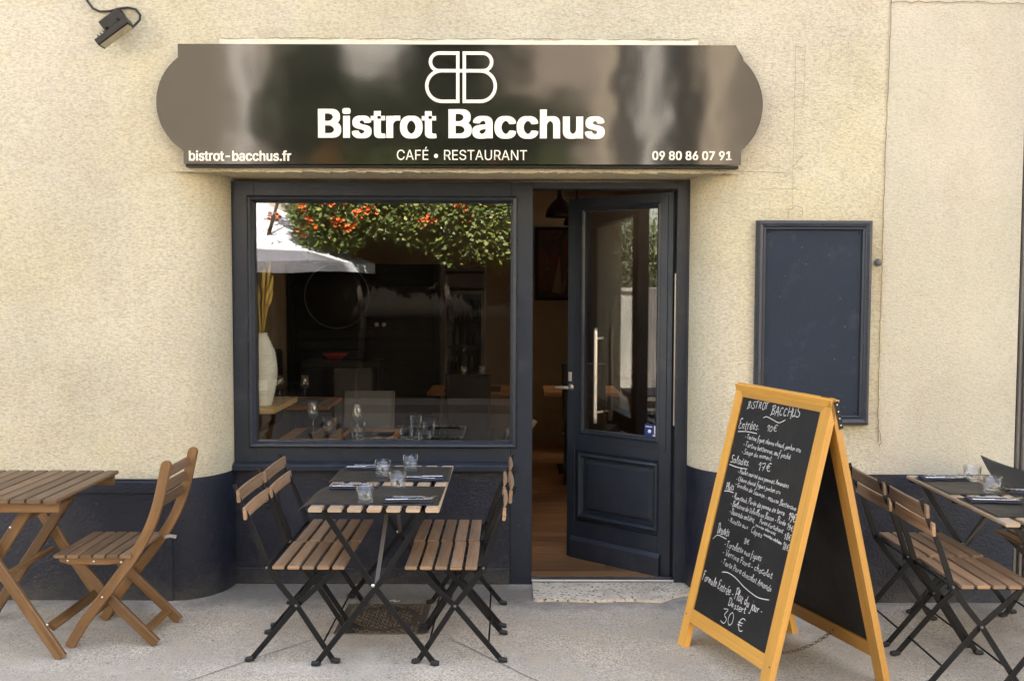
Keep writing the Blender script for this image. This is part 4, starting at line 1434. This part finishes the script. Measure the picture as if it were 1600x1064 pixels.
def wine_glass(label, x, y, z):
    m = MB()
    m.lathe([(0, .004), (.034, .001), (.034, .0), (0, 0)], (x, y, z), 28)
    m.lathe([(.0, .004), (.010, .005), (.0042, .02), (.0038, .085), (.012, .097), (.030, .115), (.037, .14), (.034, .17), (.027, .205), (.0262, .205), (.033, .17), (.0358, .14), (.029, .117), (.011, .1), (0, .098)], (x, y, z), 28)
    tag(m.build('wine_glass', 'wine_crystal', org=(x, y, z)), label, 'wine glass', 'wine glasses inside')
wine_glass('stemmed wine glass on the left of the table behind the window', -1.235, .62, .757)
wine_glass('stemmed wine glass behind a tumbler on the table behind the window', -.945, .52, .757)
tumbler('glass tumbler beside the left wine glass behind the window', -1.14, .65, .757, .045, .10)
tumbler('glass tumbler in front of the right wine glass behind the window', -.925, .42, .757, .046, .10)
wine_glass('left wine glass on the table before the fridge', -.43, 3.35, .757)
wine_glass('right wine glass on the table before the fridge', -.27, 3.35, .757)
wine_glass('left wine glass on the table by the left wall', -1.86, 2.4, .757)
wine_glass('right wine glass on the table by the left wall', -1.66, 2.4, .757)
def inner_mat(label, x0, x1, y0, y1):
    m = MB(); m.box(x0, x1, y0, y1, .7505, .756, .001); tag(m.build('placemat', 'mat_paper', org=((x0+x1)/2, (y0+y1)/2, .75)), label, 'placemat', 'dark paper placemats')
inner_mat('dark placemat under the left wine glass behind the window', -1.32, -1.06, .48, .92)
inner_mat('dark placemat at the street edge of the table behind the window', -1.02, -.74, .36, .74)
inner_mat('dark placemat under wine glasses on the table before the fridge', -.6, -.1, 3.2, 3.6)
inner_mat('dark placemat under wine glasses on the table by the left wall', -1.95, -1.5, 2.2, 2.6)
fork('steel fork on the table behind the window', -.84, .40, R(-4), .757)
knife('steel knife on the table behind the window', -.83, .44, R(-2), .757)

# slatted black partition
pto = (-1.42, 3.95, 0)
PT = thing('partition', 'black slatted timber partition at the back of the room', 'partition', pto)
m = MB()
z = .03
while z < 1.86:
    m.box(-2.14, -.69, 3.94, 3.975, z, z+.088, .006)
    z += .104
m.box(-2.14, -.69, 3.978, 4.0, .02, 1.87)
m.build('slat_panel', 'black_wood', PT, pto)
m = MB()
for x in (-2.11, -.72):
    m.box(x-.03, x+.03, 3.90, 3.938, .02, 1.88, .004, axis='z')
m.build('post', 'black_wood', PT, pto)
m = MB()
m.lathe([(0, 0), (.02, 0), (.02, .02), (.016, .03), (0, .03)], (-1.22, 3.935, 1.31), 14, axis=(0, -1, 0)); m.lathe([(0, 0), (.02, 0), (.02, .02), (0, .03)], (-1.29, 3.935, 1.31), 14, axis=(0, -1, 0))
m.build('socket', 'white_paint', PT, pto)
mro = (-1.66, 3.90, 1.58)
MR = thing('round_mirror', 'round metal rimmed mirror hanging on the black partition', 'mirror', mro)
m = MB(); m.tube([(mro[0]+.305*math.cos(2*math.pi*i/48), mro[1]-.02, mro[2]+.305*math.sin(2*math.pi*i/48)) for i in range(48)], .006, 8, closed=True); m.build('rim', 'grey_iron', MR, mro)
m = MB(); m.lathe([(0, 0), (.30, 0), (.30, .012), (0, .012)], (mro[0], mro[1], mro[2]), 48, axis=(0, -1, 0)); m.build('mirror_glass', 'slate', MR, mro)
cpo = (-1.60, 3.55, 0)
CA = thing('sideboard', 'low dark sideboard in front of the black partition', 'sideboard', cpo)
m = MB(); m.box(-1.9, -1.2, 3.4, 3.75, .02, 1.0, .004); m.build('body', 'leather', CA, cpo)
m = MB(); m.box(-1.89, -1.555, 3.385, 3.398, .06, .95, .003); m.box(-1.545, -1.21, 3.385, 3.398, .06, .95, .003); m.build('front_door', 'black_wood', CA, cpo)
m = MB(); m.lathe([(0, 0), (.05, 0), (.11, .05), (.115, .06), (.10, .055), (0, .02)], (-1.62, 3.55, 1.0), 26); tag(m.build('bowl', 'red_paint', org=(-1.62, 3.55, 1.0)), 'small red bowl on the dark sideboard inside', 'bowl')

# drinks fridge
fro = (-.46, 4.2, 0)
FR = thing('drinks_fridge', 'tall glass door drinks fridge at the back of the room', 'fridge', fro)
m = MB()
m.box(-.66, -.64, 3.98, 4.5, .02, 1.86, axis='z'); m.box(-.28, -.26, 3.98, 4.5, .02, 1.86, axis='z'); m.box(-.64, -.28, 4.44, 4.5, .02, 1.86); m.box(-.64, -.28, 3.98, 4.44, .02, .2); m.box(-.64, -.28, 3.98, 4.44, 1.82, 1.86)
m.build('cabinet', 'grey_iron', FR, fro)
m = MB(); m.box(-.645, -.275, 3.955, 3.975, 1.655, 1.80, .006); m.build('light_box', 'grey_leather', FR, fro)
m = MB(); m.molding(-.625, -.295, .26, 1.60, [(0, 3.97), (0, 3.945), (.03, 3.945), (.032, 3.975)]); FD = m.build('fridge_door', 'grey_iron', FR, fro)
m = MB(); m.box(-.63, -.29, 3.96, 3.965, .25, 1.61); m.build('pane', 'fridge_glass', FD, fro)
m = MB()
for z in (.55, .85, 1.10, 1.34):
    m.box(-.64, -.28, 4.0, 4.42, z, z+.012)
m.build('rack', 'grey_iron', FR, fro)
bm_ = ('bottle_amber', 'bottle_green', 'bottle_clear')
for zi, z in enumerate((.862, 1.112, 1.352)):
    for k in range(5):
        x = -.60 + k*.07
        m = MB()
        hh = .19 if zi else .2
        m.lathe([(0, 0), (.027, 0), (.028, .01), (.028, hh*.6), (.012, hh*.78), (.012, hh), (0, hh)], (x, 4.08, z), 14)
        tag(m.build('bottle', bm_[(k+zi) % 3 if zi != 2 else k//3], org=(x, 4.08, z)), ('bottle on the top rack of the drinks fridge', 'bottle on the middle rack of the drinks fridge', 'bottle on the low rack of the drinks fridge')[2-zi], 'bottle', ('bottles on the low fridge rack', 'bottles on the middle fridge rack', 'bottles on the top fridge rack')[zi])

# painting, pendant lamps
pao = (.55, 4.99, 1.9)
PA = thing('painting', 'dark framed painting with red and cream shapes on the back wall', 'painting', pao)
m = MB(); m.box(.27, .90, 4.965, 4.998, 1.56, 2.27, .0); m.build('canvas', 'painting_oil', PA, pao)
m = MB(); m.molding(.275, .895, 1.565, 2.265, [(0, 4.965), (0, 4.95), (.035, 4.95), (.035, 4.999)]); m.build('frame', 'black_wood', PA, pao)
m = MB(); m.prism([(.42, 1.62), (.52, 1.60), (.50, 2.0)], 4.960, 4.9615); m.build('painted_sail', 'painting_cream', PA, pao)
m = MB(); m.prism([(.56, 1.60), (.74, 1.61), (.62, 2.03)], 4.960, 4.9615); m.build('painted_sail', 'painting_red', PA, pao)
def pendant(label, x, y, z):
    c = (x, y, z)
    t = thing('pendant_lamp', label, 'lamp', c, 0, 'black pendant lamps')
    m = MB(); m.lathe([(.03, .16), (.04, .15), (.075, .12), (.115, .06), (.125, 0), (.121, 0), (.11, .058), (.07, .115), (.03, .14)], c, 28); m.build('lamp_shade', 'black_metal', t, c)
    m = MB(); m.tube([(x, y, z+.14), (x, y, z+.26)], .022, 12); m.tube([(x, y, z+.26), (x, y, 2.68)], .006, 8); m.build('stem', 'black_metal', t, c)
pendant('black domed pendant lamp seen through the doorway, nearer one', .405, 3.0, 2.265)
pendant('black domed pendant lamp seen through the doorway, farther one', .62, 4.1, 2.27)

# ------------------------------------------------------------------ the other side of the street (seen mirrored in glass and sign)
oo = (0, -13, 0)
OB = thing('opposite_building', 'sunlit beige building facing the bistro across the street', 'building', oo)
def opp_wall(xs, y):
    # wall with openings: xs list of (x0, x1, list of (z0, z1) openings)
    for x0, x1, ops, mat in xs:
        m = MB()
        z = 0
        for a, b in ops:
            m.box(x0, x1, y-.5, y, z, a)
            z = b
        m.box(x0, x1, y-.5, y, z, 9.5)
        m.build('facade_wall', mat, OB, oo)
ops = [(3.0, 8.6)]
opp_wall([(-16, -9.2, [], 'cream_render'), (-9.2, -8.2, ops, 'cream_render'), (-8.2, -4.95, [], 'taupe_render'), (-4.95, -4.55, [], 'white_paint'), (-4.55, -3.5, [], 'grey_render'), (-3.5, -3.25, ops, 'grey_render'), (-3.25, -2.05, [], 'white_paint'), (-2.05, -.5, ops, 'grey_render'),
          (-.5, 1.5, [], 'grey_render'), (1.5, 1.85, [], 'cream_render'), (1.85, 2.3, ops, 'grey_render'), (2.3, 2.68, [], 'white_paint'), (2.68, 3.35, ops, 'grey_render'), (3.35, 3.8, [], 'cream_render'), (3.8, 6.2, [], 'taupe_render'), (6.2, 7.2, ops, 'grey_render'), (7.2, 16, [], 'cream_render')], -13)
for x0, x1 in ((-9.2, -8.2), (-3.5, -3.25), (-2.05, -.5), (1.85, 2.3), (2.68, 3.35), (6.2, 7.2)):
    for a, b in ops:
        m = MB()
        m.box(x0, x1, -13.42, -13.38, a, b)
        wv = m.build('window', 'dark_glass', OB, oo)
        m = MB()
        m.molding(x0+.03, x1-.03, a+.05, b-.05, [(0, -13.35), (.03, -13.35), (.03, -13.4)])
        for k in range(1, 5):
            zz = a + (b-a)*k/5
            m.box(x0, x1, -13.37, -13.33, zz-.06, zz+.06)
        m.build('window_frame', 'shutter_brown', wv, oo)
m = MB(); m.box(-16.2, 16.2, -22, -12.6, 9.5, 9.8, .05); m.build('roof', 'shutter_brown', OB, oo)

# parasol
pr = (-4.15, -10.4, 0)
PS = thing('parasol', 'big white parasol across the street, mirrored in the shop window', 'parasol', pr)
m = MB()
n, Rr_, za, ze = 8, 2.62, 3.05, 2.03
apex = m.bm.verts.new((pr[0], pr[1], za))
rings = []
for q, drop in ((.35, .0), (.7, .015), (1.0, 0)):
    ring_ = []
    for j in range(n*6):
        a = 2*math.pi*j/(n*6) + .2
        fr_ = (j % 6)/6
        sag = math.cos(math.pi/n)/math.cos(2*math.pi/n*(fr_-.5))
        ring_.append(m.bm.verts.new((pr[0]+Rr_*q*sag*math.cos(a), pr[1]+Rr_*q*sag*math.sin(a), za + (ze-za)*q - drop - .02*math.sin(math.pi*fr_)*q)))
    rings.append(ring_)
val = [m.bm.verts.new(v.co + Vector((0, 0, -.15 - .018*math.sin(i*1.1)))) for i, v in enumerate(rings[-1])]
N_ = n*6
fs = [m.bm.faces.new((apex, rings[0][j], rings[0][(j+1) % N_])) for j in range(N_)]
for a, b in ((rings[0], rings[1]), (rings[1], rings[2]), (rings[2], val)):
    fs += [m.bm.faces.new((a[j], b[j], b[(j+1) % N_], a[(j+1) % N_])) for j in range(N_)]
m._paint(fs, .5)
cn = m.build('canopy', 'canvas', PS, pr)
sol = cn.modifiers.new('thickness', 'SOLIDIFY'); sol.thickness = .004
m = MB(); m.tube([(pr[0], pr[1], 0), (pr[0], pr[1], 3.0)], .035, 12); m.box(pr[0]-.4, pr[0]+.4, pr[1]-.4, pr[1]+.4, .0, .12, .02); m.build('pole', 'white_paint', PS, pr)

# climbing trumpet vine on a trellis wall, and a tree behind it
def leaf_cloud(name, mat, parent, org, blobs, count, size, seed):
    rnd = random.Random(seed)
    verts, faces, vals = [], [], []
    tot = sum(b[6] for b in blobs)
    for (cx_, cy_, cz_, rx_, ry_, rz_, wt) in blobs:
        for _ in range(int(count*wt/tot)):
            while True:
                d = Vector((rnd.uniform(-1, 1), rnd.uniform(-1, 1), rnd.uniform(-1, 1)))
                if .25 < d.length < 1: break
            d *= (.72 + .28*rnd.random())/max(d.length, .6)
            c = Vector((cx_ + d.x*rx_, cy_ + d.y*ry_, cz_ + d.z*rz_))
            s_ = size*rnd.uniform(.6, 1.3)
            t = Vector((rnd.gauss(0, 1), rnd.gauss(0, .6), rnd.gauss(-.5, .7))).normalized()
            nn = (Vector((rnd.gauss(0, .6), .8, .9)) + Vector((rnd.gauss(0, .5), rnd.gauss(0, .5), rnd.gauss(0, .5)))).normalized()
            w = t.cross(nn).normalized()*s_*.32
            b = len(verts)
            verts += [c, c + t*s_*.5 + w - nn*s_*.06, c + t*s_, c + t*s_*.5 - w - nn*s_*.06]
            faces.append((b, b+1, b+2, b+3))
            vals.append(min(1, max(0, rnd.gauss(.5, .24))))
    me = bpy.data.meshes.new(name)
    me.from_pydata([tuple(v - Vector(org)) for v in verts], [], faces)
    at_ = me.attributes.new('var', 'FLOAT_COLOR', 'CORNER')
    flat = []
    for v in vals:
        flat += [v, v, v, 1.0]*4
    at_.data.foreach_set('color', flat)
    me.materials.append(MATS[mat])
    o = bpy.data.objects.new(name, me)
    COL.objects.link(o)
    o.parent = parent
    return o
vno = (-1.5, -9.6, 0)
VN = thing('trumpet_vine', 'trumpet vine with orange flowers across the street, mirrored in the window', 'vine', vno)
rv = random.Random(3)
bl = []
for i in range(34):
    x = -2.8 + 3.45*i/33 + rv.uniform(-.12, .12)
    zc = 3.05 + rv.uniform(-.22, .35)
    bl.append((x, -8.85 + rv.uniform(-.12, .12), zc - .22 - (.30 if x > -1.2 else 0)*rv.random(), .42, .30, .46 + .1*rv.random(), 1.3))
leaf_cloud('foliage', 'leaf', VN, vno, bl, 34000, .078, 11)
bl = []
for i in range(24):
    x = -3.2 + 3.9*i/23
    bl.append((x, -9.05 + rv.uniform(-.3, .2), 3.75 + rv.uniform(-.2, .25), .5, .4, .45, 1))
leaf_cloud('foliage', 'leaf_dark', VN, vno, bl, 9000, .10, 12)  # upper vine coloured darker to dim its reflection in the sign
m = MB()
for k in range(34):
    x, z = min(rv.uniform(-3.6, .2), rv.uniform(-3.6, .6)), rv.uniform(2.45, 3.5)
    yq = -8.55 + rv.uniform(-.12, .12)
    for _ in range(6):
        d = Vector((rv.gauss(0, .6), abs(rv.gauss(.8, .3)), rv.gauss(-.1, .5))).normalized()
        p = Vector((x, yq, z)) + Vector((rv.uniform(-.07, .07), rv.uniform(-.05, .05), rv.uniform(-.07, .07)))
        m.lathe([(.006, 0), (.013, .035), (.030, .055)], p, 6, axis=d)
m.build('flowers', 'petal', VN, vno)
m = MB()
for k in range(5):
    x = -3.6 + k*1.3
    m.tube([(x, -9.1, 0), (x+.1, -9.1, 1.2), (x-.05, -9.05, 2.2), (x+.2, -9.0, 3.0)], [.05, .045, .035, .02], 8)
m.build('trunk', 'bark', VN, vno)
fwo = (-1, -9.3, 0)
FW = thing('garden_wall', 'wall coloured dark as if shaded, carrying the vine across the street', 'wall', fwo)
m = MB(); m.box(-2.9, 2.5, -9.45, -9.2, 0, 2.9); m.box(-8.5, -2.9, -11.9, -11.7, 0, 2.15); m.box(-3.1, -2.9, -11.7, -9.2, 0, 2.15, axis='y'); m.build('wall_body', 'vine_wall', FW, fwo)  # left wing and return added to hide bright ground from the window reflection
tro = (-2.1, -11.6, 0)
TR = thing('street_tree', 'leafy tree rising behind the vine across the street', 'tree', tro)
bl = []
for i in range(26):
    bx_ = rv.uniform(-3.7, -.3)
    bl.append((bx_, -11.6 + rv.gauss(0, .35), 4.2 + rv.uniform(-.5, .7) + (1.2*rv.random() if bx_ > -1.7 or bx_ < -3.1 else 0), .6, .5, .5, 1))
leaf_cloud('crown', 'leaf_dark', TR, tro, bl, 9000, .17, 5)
m = MB(); m.tube([(-2.1, -11.6, 0), (-2.15, -11.6, 2), (-2.0, -11.6, 4), (-2.1, -11.6, 5.2)], [.16, .14, .11, .05], 10)
for dx, dz in ((-.8, 1.2), (.9, 1.0), (.3, 1.6)):
    m.tube([(-2.05, -11.6, 3.6), (-2.05+dx*.5, -11.6, 3.6+dz*.6), (-2.05+dx, -11.6, 3.6+dz)], [.07, .05, .02], 8)
m.build('trunk', 'bark', TR, tro)

# white gate pillar with an intercom in the side street (mirrored in the door glass)
gpo = (-10.1, -2.22, 0)
GP = thing('gate_pillar', 'white gate pillar with grey intercom, mirrored in the open door glass', 'pillar', gpo, R(45))
m = MB()
m.box(-.16, .16, -.84, .84, 0, 1.60, .01, axis='z')
m.box(-.20, .20, -.88, .88, 1.60, 1.66, .01)
m.build('pillar_body', 'white_paint', GP)
m = MB(); m.box(.162, .20, -.13, .17, 1.02, 1.46, .008, axis='z'); IC = m.build('intercom', 'grey_iron', GP)
m = MB()
for i in range(4):
    for j in range(3):
        m.box(.2005, .206, -.03+.04*j, -.005+.04*j, 1.22+.045*i, 1.25+.045*i, .003)
m.build('key', 'white_print', IC)
m = MB(); m.tube([(.17, .0, 1.02), (.172, .05, .85), (.172, .0, .7), (.172, .03, .5)], .008, 6); m.build('cable', 'cable_rubber', GP)
spo = (-10.9, -2.7, 0)
SP = thing('street_shrub', 'leafy green shrub behind the white gate pillar in the side street', 'shrub', spo)
rq = random.Random(8)
leaf_cloud('foliage', 'leaf', SP, spo, [(-10.85 + rq.uniform(-.6, .45), -2.65 + rq.uniform(-.9, .8), 1.95 + rq.uniform(-.2, .8), .5, .5, .4, 1) for _ in range(14)], 3500, .085, 21)
m = MB(); m.tube([(-10.9, -2.7, 0), (-10.95, -2.7, .9), (-10.85, -2.7, 1.9)], [.05, .04, .02], 8); m.build('trunk', 'bark', SP, spo)

# dark bench along the left wall inside
bno = (-1.85, 1.9, 0)
BN = thing('bench', 'dark upholstered bench along the left wall inside the window', 'bench', bno)
m = MB(); m.box(-2.14, -1.60, 1.05, 2.0, .40, .49, .02, axis='y'); m.build('seat', 'leather', BN, bno)
m = MB(); m.box(-2.14, -2.02, 1.05, 3.2, .49, 1.12, .02, axis='y'); m.build('backrest', 'leather', BN, bno)
m = MB(); m.box(-2.10, -1.66, 1.1, 1.95, .02, .40, axis='y'); m.build('base', 'black_wood', BN, bno)

# dark screen added behind the open door to darken the view through its glass
sco = (1.4, 4.2, 0)
SC = thing('screen', 'dark brown timber screen added deep inside to darken behind the open door', 'screen', sco)
m = MB(); m.box(.72, 2.1, 4.18, 4.24, .02, 2.5, .004); m.build('screen_panel', 'shutter_brown', SC, sco)
m = MB()
for x in (.74, 1.4, 2.08):
    m.box(x-.03, x+.03, 4.15, 4.179, .02, 2.52, .003, axis='z')
m.build('batten', 'black_wood', SC, sco)

# scrap of paper under the table
m = MB()
m.sweep([(-.03, 0, .004), (-.008, .004, .009), (.012, -.002, .006), (.03, .003, .012)], (0, 0, 1), .022, .0012)
scp = m.build('paper_scrap', 'white_print')
scp.location = (-.62, -.33, .002); scp.rotation_euler = (0, 0, R(-25))
tag(scp, 'small white paper scrap on the pavement beside the manhole cover', 'paper')
